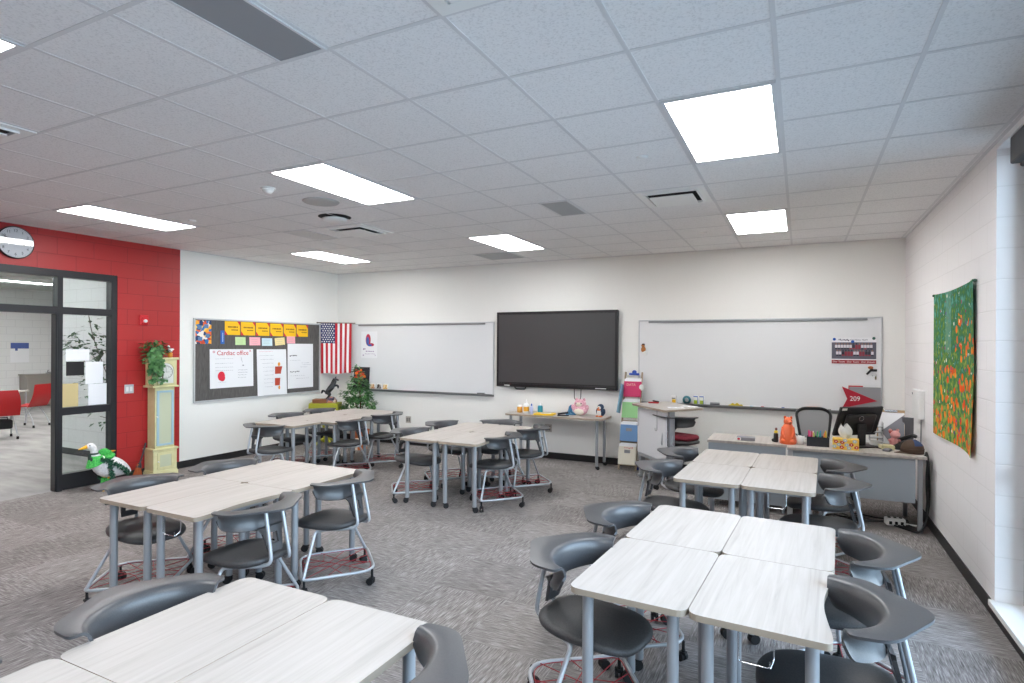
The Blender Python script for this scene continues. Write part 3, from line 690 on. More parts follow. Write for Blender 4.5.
b = MB(); b.box((mid.x, mid.y, .33), (LL, .018, .04), .004, Rm); b.build('lower_rail', steel_l, t)
for s in (-.28, .2):
    p = mid + d1 * s - Vector((.03, .02, 0)); b = MB(); b.tube(fillet([(p.x, p.y, .974), (p.x, p.y, .72), (p.x - .02, p.y - .015, .72), (p.x - .02, p.y - .015, .75)], .01, 3), .003, 6); b.build('hook', greym, t)
# narrow table under the screen
t = thing('side_table', 'narrow pale table against the wall under the large screen', 'table', (0, 0, 0))
b = MB(); b.prism(rrect(1.56, .5, .05, 5, -3.30, 8.27), TZ - .026, TZ, mi=0, side=1); b.build('tabletop', [laminate, edge], t)
for x in (-4.0, -2.62):
    for y in (8.09, 8.45):
        b = MB(); b.cyl((x, y, .05), (x, y, TZ - .027), .022); l = b.build('leg', steel, t); b = MB(); caster(b, x, y, .026); b.build('caster', rubber, l)
b = MB(); b.box((-3.31, 8.45, TZ - .045), (1.34, .03, .03)); b.build('rail', steel, t)

# ------------------------------------------------------------------ left wall
def wt(wall, a0, a1, z0, z1, off=0.): return wall_loc(wall, (a0 + a1) / 2, (z0 + z1) / 2, off), abs(a1 - a0), abs(z1 - z0)
# clock
t = thing('wall_clock', 'round white wall clock on the red wall above the doorway', 'clock', (XL, 3.435, 2.915), LW); R = .172
b = MB(); b.grid(lambda u, v: ((R + .012 * math.sin(v * PI)) * math.cos(2 * PI * u), -.045 * v, (R + .012 * math.sin(v * PI)) * math.sin(2 * PI * u)), 40, 5); b.build('rim', black, t)
b = MB(); b.prism(circ(R, 40), -.03, -.026, ax='y'); f = b.build('face', M('clock_face', 'e6e6ea', .5), t)
b = MB()
for h in range(12):
    a = PI / 2 - h * PI / 6; b.text(str(h or 12), .042, .132 * math.cos(a), .132 * math.sin(a), -.031, ext=.0004)
for k in range(60):
    a = k * PI / 30; b.box((.158 * math.cos(a), -.0315, .158 * math.sin(a)), (.006, .001, .002), rot=Matrix.Rotation(-a, 3, 'Y'))
b.build('numerals', ink, f)
b = MB(); b.box((.05, -.034, -.012), (.085, .002, .008), rot=Matrix.Rotation(.25, 3, 'Y')); b.build('hour_hand', black, t)
b = MB(); b.box((-.055, -.036, .03), (.13, .002, .006), rot=Matrix.Rotation(.5, 3, 'Y')); b.ell((0, -.037, 0), (.008, .004, .008)); b.build('minute_hand', black, t)
b = MB(); b.prism(circ(R, 40), -.045, -.0425, ax='y'); b.build('cover_glass', m_glass('cover_glass', 'ffffff', 1.5), t)
# fire alarm, switch
t = thing('fire_alarm', 'red fire alarm strobe on the red wall', 'fire alarm', (XL, 4.887, 2.1), LW)
b = MB(); b.box((0, -.012, 0), (.115, .024, .14), .008); b.box((0, -.032, -.005), (.085, .03, .1), .012); b.build('housing', M('alarm_red', 'c81e28', .35), t)
b = MB(); b.ell((.0, -.048, -.012), (.028, .014, .022)); b.build('strobe', white, t)
t = thing('light_switch', 'double light switch plate on the red wall beside the longcase clock', 'switch', (XL, 4.70, 1.183), LW)
b = MB(); b.box((0, -.004, 0), (.118, .008, .118), .003); b.build('plate', alu, t)
for x in (-.024, .024): b = MB(); b.box((x, -.01, 0), (.03, .008, .062), .003); b.build('toggle', white, t)
# notice board
LO = .03
loc, w, h = wt(LW, 5.605, 8.105, .92, 2.165)
t = thing('notice_board', 'grey felt notice board with a silver frame on the white side wall', 'notice board', loc, LW)
b = MB(); b.box((0, -.010, 0), (w - .03, .02, h - .03)); b.build('felt_panel', felt, t)
b = MB()
for s in (-1, 1): b.box((s * (w / 2 - .011), -.014, 0), (.022, .028, h), .003); b.box((0, -.014, s * (h / 2 - .011)), (w - .044, .0278, .022), .003)
b.build('frame', alu, t)
def sheet(name, wall, a0, a1, z0, z1, m, label, cat, group=None, off=.021, tilt=0., curl=.004, th=.0012):
    loc, w, h = wt(wall, a0, a1, z0, z1, off); t = thing(name, label, cat, loc, wall, group)
    ct, st = math.cos(tilt), math.sin(tilt)
    def fn(u, v):
        x = (u - .5) * w; z = (v - .5) * h; k = -.0015 - curl * (abs(u - .5) * 2) ** 3 * (1 - v)
        return (x * ct - z * st, k, x * st + z * ct)
    b = MB(); b.grid(fn, 8, 6); o = b.build('sheet', m, t, solid=th); return t, o, w, h
t, o, w, h = sheet('art_poster', LW, 5.62, 5.885, 1.785, 2.13, m_blotch('bright_print', ['f2a92e', '2f6fae', 'e8672c', '223a66', 'f3d16a', 'ece6dc', 'c9482f'], 19.), 'small bright orange and blue poster in the top left corner of the notice board', 'poster')
b = MB()
for x, z in ((-.06, .07), (.05, .09), (-.05, -.1), (.07, -.05)): b.box((x, -.0045, z), (.07, .001, .06))
b.build('picture_panels', M('poster_blue_grey', '5b7fa8', .7), t)
t, o, w, h = sheet('ribbon', LW, 6.04, 6.108, 1.785, 1.99, M('ribbon_blue', '2a63b4', .5), 'narrow blue ribbon tag left of the yellow cards', 'ribbon')
b = MB(); b.box((0.005, -.0045, .0), (.01, .001, .14)); b.build('lettering_band', M('pale_blue', 'b9cfee', .6), t)
ys = [6.115, 6.405, 6.69, 6.975, 7.26, 7.545, 7.825]
ords = ['leftmost', 'second', 'third', 'fourth', 'fifth', 'rightmost']
for k in range(6):
    y0, y1 = ys[k], ys[k + 1] - .018
    t, o, w, h = sheet('yellow_card', LW, y0, y1, 1.925 - .001 * k, 2.138 - .002 * k, yellow, f'yellow motto card with red corners, {ords[k]} in the row of six on the notice board', 'card', 'yellow motto cards', curl=.001)
    b = MB(); a = .052
    for s in (-1, 1):
        x, z = s * w / 2, s * h / 2; b.add([(x, -.0042, z), (x - s * a, -.0042, z), (x, -.0042, z - s * a * 1.3)], [(0, 1, 2)])
    b.build('red_corners', M('card_red', 'cf1f3c', .6), t)
    b = MB()
    for q in range(7): b.box((-.075 + .026 * q + rnd.uniform(-.003, .003), -.0045, .018), (.019, .0008, .024 * rnd.uniform(.8, 1.05)))
    for q in range(5): b.box((-.01 + .024 * q, -.0045, -.028), (.017, .0008, .018 * rnd.uniform(.8, 1.05)))
    b.build('lettering', M('card_ink', '7a4a16', .7), t)
for a0, a1, z0, z1, c, nm, til in ((6.30, 6.49, 1.77, 1.895, 'c3dfa4', 'pale green', 0), (6.562, 6.772, 1.765, 1.897, 'f2aeb8', 'pink', 0), (6.805, 7.015, 1.757, 1.885, 'c8dfe6', 'pale blue', 0), (7.07, 7.28, 1.77, 1.895, 'ead79a', 'pale yellow', .08), (7.325, 7.51, 1.80, 1.922, 'f0a9b4', 'rose', 0)):
    lab = {'rose': 'rose note tucked above the right-hand chart sheet'}.get(nm, f'{nm} note under the yellow cards')
    t, o, w, h = sheet('paper_note', LW, a0, a1, z0, z1, M('note_' + nm.replace(' ', '_'), c, .8), lab + ' on the notice board', 'note', 'coloured notes', tilt=til, curl=.006)
    b = MB()
    for k in range(3): b.box((-.01, -.0046, .03 - .03 * k), (w * .6, .0006, .004))
    b.build('handwriting', M('soft_ink', 'a59f98', .8), t)
def strokes(b, x0, x1, z, n, h=.006, mi=0, y=-.0046, amp=.3):
    for k in range(n): b.box((x0 + (x1 - x0) * (k + .5) / n, y, z + rnd.uniform(-.3, .3) * h), ((x1 - x0) / n * rnd.uniform(.45, .85), .0006, h * rnd.uniform(.6, 1)), mi=mi)
t, o, w, h = sheet('chart_sheet', LW, 5.86, 6.635, 1.11, 1.705, paper, 'wide white chart sheet with a red heading and a red drawing on the notice board', 'chart', curl=.012)
b = MB(); b.text('* Cardiac office', .1, -.02, .235, -.0048, ext=.0004, sx=1.02); b.text('*', .09, .33, .25, -.0048, ext=.0004); b.build('heading', inkred, t)
b = MB(); b.ell((-.19, -.006, -.115), (.062, .003, .072)); b.ell((-.17, -.0062, -.145), (.045, .003, .05)); b.build('drawing', M('heart_red', 'd92a3f', .7), t)
b = MB()
for z in (.15, .08, .02, -.03): strokes(b, -.3, .02, z, 9)
for z in (-.03, -.07, -.11, -.15): strokes(b, .1, .28, z, 7, .008)
b.box((.2, -.005, .04), (.03, .001, .02)); strokes(b, -.25, -.1, -.21, 5); b.tube([(.16, -.005, .17), (.17, -.005, .12), (.19, -.005, .09)], .0025, 5); b.build('writing', inkgrey, t)
t, o, w, h = sheet('chart_sheet', LW, 6.705, 7.31, .935, 1.70, paper, 'tall white chart sheet with two red-brown boxes and orange dots, middle of the notice board', 'chart', curl=.03)
b = MB()
for z in (.03, -.165): b.box((.145, -.006, z), (.155, .001, .125))
b.build('red_boxes', M('chart_brick', 'b5452f', .7), t)
b = MB(); b.ell((.15, -.006, .13), (.027, .002, .034)); b.ell((.165, -.006, -.265), (.027, .002, .034)); b.build('orange_dots', M('chart_orange', 'e9992c', .7), t)
b = MB(); strokes(b, -.26, .02, .345, 10, .008); b.build('heading', M('pink_ink', 'e3a3ab', .8), t)
b = MB()
for k in range(9): strokes(b, -.27, .04 if k < 6 else .03, .28 - .065 * k, 11)
b.build('writing', inkgrey, t)
t, o, w, h = sheet('chart_sheet', LW, 7.345, 7.93, 1.015, 1.795, paper, 'tall white chart sheet with two short black headings, rightmost on the notice board', 'chart', curl=.008)
b = MB(); strokes(b, -.25, -.08, .18, 5, .02); strokes(b, -.25, -.02, -.1, 6, .02); b.build('headings', ink, t)
b = MB()
for z, x0, x1 in ((.1, -.24, .0), (.05, .02, .2), (.02, .04, .24), (-.02, .0, .16), (-.17, -.24, .1), (-.22, -.1, .2)): strokes(b, x0, x1, z, 7)
b.build('writing', inkgrey, t)
# flag hung from a rod across the corner
t = thing('flag', 'american flag hanging upright from a rod across the corner', 'flag', (-7.715, 8.285, 2.18), 45)
W_, H_ = .55, .93; n13 = 13
def ffn(u, v):
    x = (u - .5) * W_ * (1 - .04 * v); z = -v * H_ * (1 - .03 * math.sin(u * 9) * .3); y = .02 * math.sin(u * 15 + v * 2.2) * (.25 + v) + .012 * math.sin(u * 33 + 1) * v
    return (x, y, z)
NU = 65; NV = 40
def fmi(i, j):
    if i < 30 and j < 16: return 2
    return 0 if (i // 5) % 2 == 0 else 1
b = MB(); b.grid(ffn, NU, NV, True, mf=fmi)
for r in range(9):
    for c in range(6 if r % 2 == 0 else 5):
        u = (.035 + (c + (0 if r % 2 == 0 else .5)) * .077); v = .025 + r * .043; p = ffn(u, v); ring = []
        for k in range(10):
            a = PI / 2 + k * PI / 5; q = .0165 if k % 2 == 0 else .0075; ring.append((p[0] + q * math.cos(a), p[1] - .004, p[2] + q * math.sin(a)))
        b.add(ring, [tuple(range(10))], False, 1)
b.build('cloth', [M('flag_red', 'c01f2e', .8), M('flag_white', 'e9e6e4', .8), M('flag_blue', '2b3566', .8)], t, solid=.002)
b = MB(); b.tube([(-.33, 0, .005), (.34, 0, .005)], .009, 8); b.ell((-.335, 0, .005), (.014, .014, .014)); b.build('rod', M('dark_brass', '6d6252', .4, .5), t)
# ------------------------------------------------------------------ back wall boards and screen
def whiteboard(x0, x1, z0, z1, label, rail):
    loc, w, h = wt(BW, x0, x1, z0, z1); t = thing('whiteboard', label, 'whiteboard', loc, BW)
    b = MB(); b.box((0, -.009, 0), (w - .02, .018, h - .02)); b.build('board_surface', board, t)
    b = MB()
    for s in (-1, 1): b.box((s * (w / 2 - .009), -.011, 0), (.018, .022, h), .003); b.box((0, -.011, s * (h / 2 - .009)), (w - .036, .0218, .018), .003)
    b.build('frame', alu, t)
    b = MB(); b.prism([(0, 0), (-.085, 0), (-.085, .012), (-.06, -.018), (-.02, -.035), (0, -.035)], -w / 2 + rail[2], w / 2, mi=0)
    b.v = [(v[2], v[0], -h / 2 + v[1] + .012) for v in b.v]; b.build('marker_tray', alu_d, t)
    b = MB(); b.box(((rail[0] + rail[1]) / 2 - (x0 + x1) / 2, -.026, h / 2 - .028), (rail[1] - rail[0], .022, .03), .003); b.build('map_rail', alu_d, t)
    return t
whiteboard(-7.60, -4.555, .955, 2.175, 'left whiteboard between the flag and the large screen', (-7.42, -4.72, .1))
whiteboard(-2.14, .917, .955, 2.165, 'right whiteboard between the large screen and the window wall', (-1.99, .755, .0))
loc, w, h = wt(BW, -4.465, -2.44, 1.118, 2.325)
t = thing('display_screen', 'large black interactive display screen on the back wall, switched off', 'screen', loc, BW)
b = MB(); b.box((0, -.045, 0), (w, .07, h), .01); b.box((0, -.009, 0), (1.0, .014, .7)); b.build('housing', black, t)
b = MB(); b.box((0, -.0815, .014), (w - .075, .004, h - .115)); b.build('glass_panel', M('screen_grey', '464647', .28, spec=.45), t)
b = MB()
for s in (-1, 1): b.box((s * (w / 2 - .019), -.083, 0), (.038, .012, h), .004)
b.box((0, -.083, h / 2 - .018), (w - .076, .0118, .036), .003); b.box((0, -.085, -h / 2 + .026), (w - .076, .016, .052), .004); b.build('bezel', M('bezel_black', '1a1a1c', .35), t)
b = MB(); b.box((.76, -.094, -h / 2 + .022), (.17, .002, .012)); b.box((-.82, -.094, -h / 2 + .022), (.1, .002, .01)); b.build('port_label', white, t)
b = MB(); b.tube(fillet([(-.7, -.05, -h / 2 - .0), (-.68, -.05, -h / 2 - .035), (-.52, -.05, -h / 2 - .035), (-.5, -.05, -h / 2)], .03), .012, 6); b.build('carry_handle', black, t)
b = MB(); b.tube(fillet([(.32, -.04, -h / 2), (.325, -.05, -h / 2 - .15), (.375, -.05, -h / 2 - .19), (.43, -.05, -h / 2 - .15), (.43, -.04, -h / 2)], .06), .006, 6); tag(b.build('hanging_cable', blackm), 'thin dark cable loop hanging below the screen', 'cable', loc, BW)
# pictures and magnets on the boards
t, o, w, h = sheet('printed_sheet', BW, -7.36, -6.985, 1.54, 2.03, paper, 'white sheet with a red and blue figure on the left whiteboard', 'poster', off=.02)
b = MB(); b.ell((-.02, -.005, .09), (.06, .002, .11)); b.ell((.05, -.005, .0), (.07, .002, .03)); b.build('picture_red', M('print_red', 'b8304a', .7), t)
b = MB(); b.ell((-.03, -.0065, .07), (.035, .002, .075)); b.ell((.02, -.0065, -.01), (.05, .002, .02)); b.build('picture_blue', M('print_blue', '3c5fa8', .7), t)
b = MB(); strokes(b, -.08, .12, -.12, 5, .018); strokes(b, -.1, .14, -.17, 7, .01); strokes(b, -.14, -.08, -.08, 2, .03); strokes(b, -.15, -.12, -.19, 1, .02); strokes(b, .13, .16, -.19, 1, .02); b.build('caption', M('print_purple', '8d6a9a', .7), t)
t, o, w, h = sheet('team_photo', BW, .362, .85, 1.575, 1.905, paper, 'team photograph with a red caption band on the right whiteboard', 'photograph', off=.02, curl=.001)
b = MB(); b.box((0, -.0048, .0), (w, .001, h * .64)); b.build('photo_ground', M('photo_grey', '5a5a66', .6), t)
b = MB()
pr2 = random.Random(4)
for row in range(2):
    for k in range(13):
        x = -w / 2 + .05 + k * .032 + (row % 2) * .012; z = .085 - row * .085; q = pr2.random()
        b.ell((x, -.0075 - .0006 * row, z), (.0085, .001, .0115), 8, 5, mi=0 if q < .8 else 3); b.box((x, -.0058 - .0006 * row, z - .031), (.028, .001, .038), mi=1 if q < .62 else (2 if q < .85 else 3)); b.box((x, -.0056 - .0006 * row, z - .055), (.026, .001, .026), mi=2 if q > .4 else 3)
b.build('players', [M('skin_tone', '8a6a60', .7), M('jersey_white', 'd2cdd4', .7), M('jersey_red', '8c3644', .7), M('coat_dark', '35323f', .7)], t)
b = MB(); b.box((0, -.005, -h / 2 + .023), (w, .001, .046)); b.text('Our Town  Our Team  Our Dream', .03, 0, -h / 2 + .023, -.0062, ext=.0003, sx=1.07, mi=1); b.build('caption_band', [M('band_red', '96202c', .6), white], t)
b = MB(); b.text('FOOTBALL TEAM', .026, .055, h / 2 - .03, -.0055, ext=.0003, sx=.95); strokes(b, -.17, -.05, h / 2 - .03, 8, .02); b.build('title', M('title_navy', '453c62', .6), t)
for x, z, m, lab in ((-.216, .145, blue, 'blue round magnet at the top left of the team photograph'), (-.012, .115, blue, 'blue round magnet at the top centre of the team photograph'), (.218, .155, M('green_plastic', '1f5a4a', .5), 'dark green round magnet at the top right of the team photograph')):
    b = MB(); b.lathe([(0, .012), (.014, .012), (.018, .008), (.018, 0), (0, 0)], n=18); b.v = [(v[0], -v[2] - .003, v[1]) for v in b.v]
    tag(b.build('magnet', m), lab, 'magnet', (loc_ := wt(BW, .362, .85, 1.575, 1.905, .02)[0]) and (loc_[0] + x, loc_[1], loc_[2] + z), BW, 'round magnets')
t = thing('wall_charm', 'small brown and white bird-shaped magnet on the left edge of the right whiteboard', 'magnet', (-2.065, YB - .019, 1.735), BW)
b = MB(); b.ell((0, -.012, 0), (.035, .012, .045)); b.ell((-.005, -.014, .055), (.026, .012, .024)); b.build('body', M('charm_brown', 'a5682f', .6), t); b = MB(); b.ell((.015, -.012, -.045), (.035, .01, .03)); b.ell((.03, -.012, -.07), (.02, .008, .015)); b.build('tail', white, t); b = MB(); b.ell((-.0, -.016, .075), (.024, .01, .012)); b.build('cap', ink, t)
t = thing('key_hook', 'small dark clip with keys under the team photograph', 'hook', (.80, YB - .019, 1.47), BW)
b = MB(); b.box((-.02, -.01, .01), (.025, .015, .10), .004, Matrix.Rotation(.7, 3, 'Y')); b.box((.02, -.01, .025), (.08, .015, .03), .005); b.build('clip', black, t); b = MB(); b.ell((-.01, -.014, .06), (.03, .01, .02)); b.build('pad', M('pad_orange', 'b5683f', .6), t)
b = MB(); b.grid(lambda u, v: (.03 + .022 * math.cos(2 * PI * u) + .003 * math.cos(2 * PI * v), -.012 + .003 * math.sin(2 * PI * v), -.035 + .022 * math.sin(2 * PI * u)), 18, 6); b.box((.045, -.012, -.065), (.02, .004, .05), .002); b.build('keys', chrome, t)
# trays: things standing on them
TRZ = .968; TY = YB - .05
def small(nm, label, cat, loc, rz=0, group=None): return thing(nm, label, cat, loc, rz, group)
t = small('wipes_box', 'white and yellow box at the left end of the right whiteboard tray', 'box', (-1.62, TY, TRZ)); b = MB(); b.box((0, 0, .055), (.075, .05, .11), .004); b.build('carton', white, t); b = MB(); b.box((.004, -.0255, .035), (.05, .002, .05)); b.build('label_patch', yellow, t); b = MB(); b.box((0, -.0255, .075), (.05, .002, .012)); b.build('label_band', ink, t)
t = small('tape_roll', 'teal roll of tape on the right whiteboard tray', 'tape', (-1.44, TY, TRZ + .058), 0)
b = MB(); b.grid(lambda u, v: ((.04 + .018 * (1 if .25 < v < .75 else -.6)) * math.cos(2 * PI * u), -.02 + .04 * (v if True else 0), (.04 + .018 * (1 if .25 < v < .75 else -.6)) * math.sin(2 * PI * u)), 28, 8); b.build('roll', M('teal_tape', '3f7f8c', .4), t)
for x, lab in ((-1.315, 'left of the pair'), (-1.235, 'right of the pair')):
    t = small('marker_box', f'white, blue and green marker box, {lab} on the right whiteboard tray', 'box', (x, TY, TRZ), 0, 'marker boxes'); b = MB(); b.box((0, 0, .06), (.058, .045, .12), .003); b.build('carton', white, t); b = MB(); b.box((0, -.0232, .035), (.045, .002, .05)); b.build('green_band', M('lime_band', '9db32c', .6), t); b = MB(); b.box((0, -.0232, .112), (.058, .002, .014)); b.box((.026, -.0232, .06), (.006, .002, .11)); b.build('blue_band', M('band_blue', '4a6cc0', .6), t)
def eraser(x, y, z, label, m=greym):
    t = small('board_eraser', label, 'eraser', (x, y, z)); b = MB(); b.box((0, 0, .028), (.13, .045, .025), .008); b.build('grip', m, t); b = MB(); b.box((0, 0, .009), (.125, .04, .018), .003); b.build('felt', ink, t)
eraser(-1.06, TY, TRZ, 'dark grey board eraser on the right whiteboard tray'); eraser(-4.78, TY, TRZ, 'grey board eraser at the right end of the left whiteboard tray', M('eraser_white', 'c6c8cb', .5)); eraser(.14, TY, TRZ, 'orange-topped board eraser near the right end of the tray', M('orange_plastic', 'e8893a', .5))
b = MB(); b.grid(lambda u, v: ((u - .5) * .19, (v - .5) * .05, .008 + .03 * math.sin(PI * u) ** .5 * math.sin(PI * v) * (1 + .35 * math.sin(u * 19 + v * 5))), 24, 8); tag(b.build('cloth', M('mustard_cloth', 'b9a52a', .9)), 'crumpled mustard yellow cloth on the right whiteboard tray', 'cloth', (-.79, TY, TRZ))
for x, y, z, m, lab in ((-.50, TY, TRZ, 'c8485a', 'red marker lying on the right whiteboard tray'), (-.25, TY, TRZ, '4a5fb0', 'blue marker lying on the right whiteboard tray'), (.29, TY, TRZ, '242428', 'black marker at the right end of the right whiteboard tray'), (-.64, TY, TRZ, '9cc4d8', 'pale blue marker beside the mustard cloth')):
    t = small('marker', lab, 'marker', (x, y, z), rnd.uniform(-4, 4), 'markers on the tray'); b = MB(); b.cyl((-.06, 0, .009), (.03, 0, .009), .008); b.build('barrel', white, t); b = MB(); b.cyl((.03, 0, .009), (.066, 0, .009), .0085); b.build('cap', M('marker_' + m, m, .4), t)
for k, (x, c) in enumerate(((-7.05, 'c98b58'), (-6.9, '8e8b88'), (-6.76, 'd4a04c'))):
    lab = ['orange-brown', 'black and white', 'golden'][k]; t = small('picture_card', f'small {lab} picture card on the left whiteboard tray', 'card', (x, TY - .01, TRZ), 0, 'cards on the left tray')
    R = Matrix.Rotation(-.2, 3, 'X'); b = MB(); b.box((0, 0, .055), (.12, .003, .11), 0, R); b.build('card_stock', white, t); b = MB(); b.box((0, -.003, .055), (.10, .002, .085), 0, R); b.build('picture', m_blotch('card_print_' + c, [c, '3a2f2a' if k == 1 else 'e2c9a0', 'efe9df'], 30.), t)
b = MB(); b.box((0, 0, .004), (.3, .05, .008), .002); tag(b.build('sentence_strip', M('pink_strip', 'e6b5c4', .7)), 'pink paper strip lying on the left whiteboard tray', 'paper', (-6.25, TY, TRZ))
t = thing('art_canvas', 'square dark canvas with a red flower at the left end of the whiteboard tray', 'painting', (-7.33, TY + .005, TRZ)); R = Matrix.Rotation(-.08, 3, 'X')
b = MB(); b.box((0, .0, .2), (.36, .02, .4), .003, R); b.build('canvas', M('canvas_dark', '26262c', .7), t)
b = MB(); rr = random.Random(3)
for k in range(16):
    a = k * 2.4; q = .02 + .007 * k; b.ell((-.03 + q * math.cos(a), -.017 , .25 + q * math.sin(a) * .8), (.045, .004, .028), 8, 5, rot=Matrix.Rotation(-a, 3, 'Y'), mi=k % 2)
b.build('flower', [M('flower_red', 'd63a26', .6), M('flower_orange', 'ee7a2b', .6)], t)
# outlets on the back wall
for x, z, lab in ((-6.288, .449, 'wall outlet plate between the corner and the middle desks'), (-3.576, .478, 'wall outlet plate under the narrow wall table')):
    t = thing('wall_outlet', lab, 'outlet', (x, YB, z), BW, 'wall outlets'); b = MB(); b.box((0, -.003, 0), (.115, .006, .12), .002); b.build('plate', M('outlet_grey', 'b2aca3', .4), t)
    for q in (-.022, .022): b = MB(); b.box((q, -.008, 0), (.032, .006, .07), .003); b.build('socket', M('outlet_dark', '6e6a66', .4), t)
# ------------------------------------------------------------------ right wall
loc, w, h = wt(RW, 6.78, 5.31, .972, 2.287, .012)
t = thing('tapestry', 'tall flower-meadow fabric print hanging on the white block wall', 'tapestry', (XR - .012, 6.045, 1.63), RW); w = 1.46; h = 1.31
b = MB(); b.grid(lambda u, v: ((u - .5) * w, -.004 - .012 * math.sin(u * 7) * (1 - v) - .03 * max(0, u - .9) * 10 * abs(v - .5), (v - .5) * h - .02 * math.sin(PI * u) * (1 if v > .5 else -.6)), 24, 20); b.build('cloth', m_meadow(), t, solid=.002)
b = MB()
for x, z in ((-w / 2 + .01, h / 2 - .01), (w / 2 - .01, h / 2 - .01)): b.ell((x, -.004, z), (.012, .016, .012))
b.build('pin', M('pin_green', '2d5546', .5), t)
t = thing('wall_box', "white electronic box on the block wall above the teacher's desk", 'wall box', (XR, 7.5, 1.185), RW)
b = MB(); b.box((0, -.028, 0), (.40, .056, .30), .012); b.build('housing', white, t); b = MB(); b.ell((-.15, -.058, .1), (.012, .004, .012)); b.build('button', greym, t)
b = MB(); b.tube(fillet([(.06, -.01, -.15), (.06, -.012, -.4), (.05, -.012, -.62), (.0, -.012, -.9)], .1), .006, 6); b.build('cable', greym, t)
L = 4.62 - WY0
t = thing('window_shade', 'dark roller shade cassette at the top of the window', 'shade', (XR + .055, (WY0 + 4.62) / 2, WZ1))
b = MB(); b.box((0, 0, -.085), (.10, L, .168), .01); b.build('cassette', M('shade_dark', '2b2b30', .4), t)
b = MB(); b.cyl((0.01, -L / 2 + .02, -.178), (.01, L / 2 - .02, -.178), .016); b.build('hem_bar', black, t)

# ------------------------------------------------------------------ by the red wall
cream = m_speck('cream_paint', 'd6d09f', 'd3cd9b', 'd9d4a5', 12., rough=.55); pblue = M('pale_blue_paint', '9dbccb', .5); cream_d = M('faded_panel', 'bfc4a8', .6)
t = thing('longcase_clock', 'cream painted longcase clock with a blue-edged door against the red wall', 'clock', (-7.82, 5.045, 0), 85); t.scale = (1.0, 1.2, 1.0)
b = MB(); b.box((0, 0, .20), (.31, .19, .30), .004); b.box((0, 0, .36), (.345, .215, .028), .006); b.box((0, 0, .04), (.34, .21, .03), .004)
for s in (-1, 1): b.box((s * .135, 0, .013), (.07, .21, .026), .004)
b.box((0, .0, .065), (.325, .20, .022), .006); b.build('base', cream, t)
b = MB(); b.box((0, .0, .785), (.255, .16, .83), .004); b.build('trunk', cream, t)
b = MB(); b.box((0, 0, 1.205), (.345, .215, .024), .006); b.box((0, .0, 1.39), (.30, .185, .36), .004); b.box((0, 0, 1.58), (.345, .215, .03), .006); b.build('hood', cream, t)
b = MB()
for s in (-1, 1): b.box((s * .095, -.086, .78), (.028, .014, .74)); b.box((0, -.086, .78 + s * .357), (.162, .0138, .026))
d = b.build('door', pblue, t); b = MB(); b.box((0, -.084, .78), (.162, .01, .69)); b.build('door_panel', cream_d, d); b = MB(); b.ell((-.112, -.098, .80), (.011, .012, .011), 10, 7); b.build('knob', white, d)
b = MB()
for s in (-1, 1): b.box((s * .09, -.099, .205), (.03, .01, .22)); b.box((0, -.099, .205 + s * .095), (.15, .0098, .03))
d = b.build('base_door', cream, t); b = MB(); b.box((0, -.0965, .205), (.15, .006, .16)); b.build('door_panel', cream_d, d); b = MB(); b.ell((-.10, -.11, .2), (.01, .011, .01), 10, 7); b.build('knob', white, d)
arch = [(-.10, 1.25), (.10, 1.25), (.10, 1.42)] + [(.10 * math.cos(a), 1.42 + .1 * math.sin(a)) for a in [PI * k / 12 for k in range(1, 12)]] + [(-.10, 1.42)]
b = MB(); b.prism(arch, -.1, -.092, ax='y'); b.build('dial', M('dial_white', 'd9dbd5', .5), t)
b = MB(); b.tube([(.085 * math.cos(2 * PI * k / 32), -.101, 1.40 + .085 * math.sin(2 * PI * k / 32)) for k in range(32)], .004, 6, True)
for k in range(12):
    a = k * PI / 6; b.box((.07 * math.cos(a), -.1015, 1.40 + .07 * math.sin(a)), (.016, .002, .004), rot=Matrix.Rotation(-a, 3, 'Y'))
b.box((.02, -.1025, 1.40), (.05, .002, .005)); b.box((0, -.103, 1.43), (.004, .002, .06)); b.build('chapter_ring', M('dial_ink', '8a8c84', .6), t)
b = MB(); b.tube([(p[0] * 1.1, -.098, (p[1] - 1.4) * 1.08 + 1.4) for p in arch], .008, 6, True); b.build('dial_moulding', cream, t)
t = thing('ivy_plant', 'trailing ivy in a dark pot on top of the longcase clock', 'plant', (-7.82, 4.945, 1.595), 0)
b = MB(); b.lathe([(.05, 0), (.065, .09), (.07, .1), (.06, .1), (0, .085)], (.02, .05, 0), 18); b.build('pot', M('dark_pot', '2c2826', .5), t)
b = MB(); st = MB()
leafcloud(b, (.02, -.0, .13), (.13, .16, .12), 130, .065, .052); leafcloud(b, (.03, -.04, .0), (.13, .13, .12), 60, .06, .05)
for k in range(15):
    a = rnd.uniform(-2.3, .5); L = rnd.uniform(.2, .46); p = Vector((.03, 0.02, .1)); out = Vector((.09 + .05 * math.cos(a) + .02, .09 * math.sin(a) - .05, 0)); path = [p, p + out * .7 + Vector((0, 0, .03)), p + out + Vector((0, 0, -L * .5)), p + out * 1.05 + Vector((rnd.uniform(-.02, .02), rnd.uniform(-.02, .02), -L))]
    path = fillet(path, .1, 5); st.tube(path, .003, 5)
    for q in path[2:]:
        for _ in range(3): b.leaf(q + Vector((rnd.uniform(-.02, .02), rnd.uniform(-.02, .02), rnd.uniform(-.03, .03))), Vector((rnd.uniform(-1, 1), rnd.uniform(-1, 1), -.9)), Vector((1, -.3, .4)), .06, .048)
b.build('foliage', leafm, t); st.build('stem', stemm, t)
t = thing('figurine', 'small white and orange bird figurine on the longcase clock', 'figurine', (-7.76, 5.13, 1.596), -80)
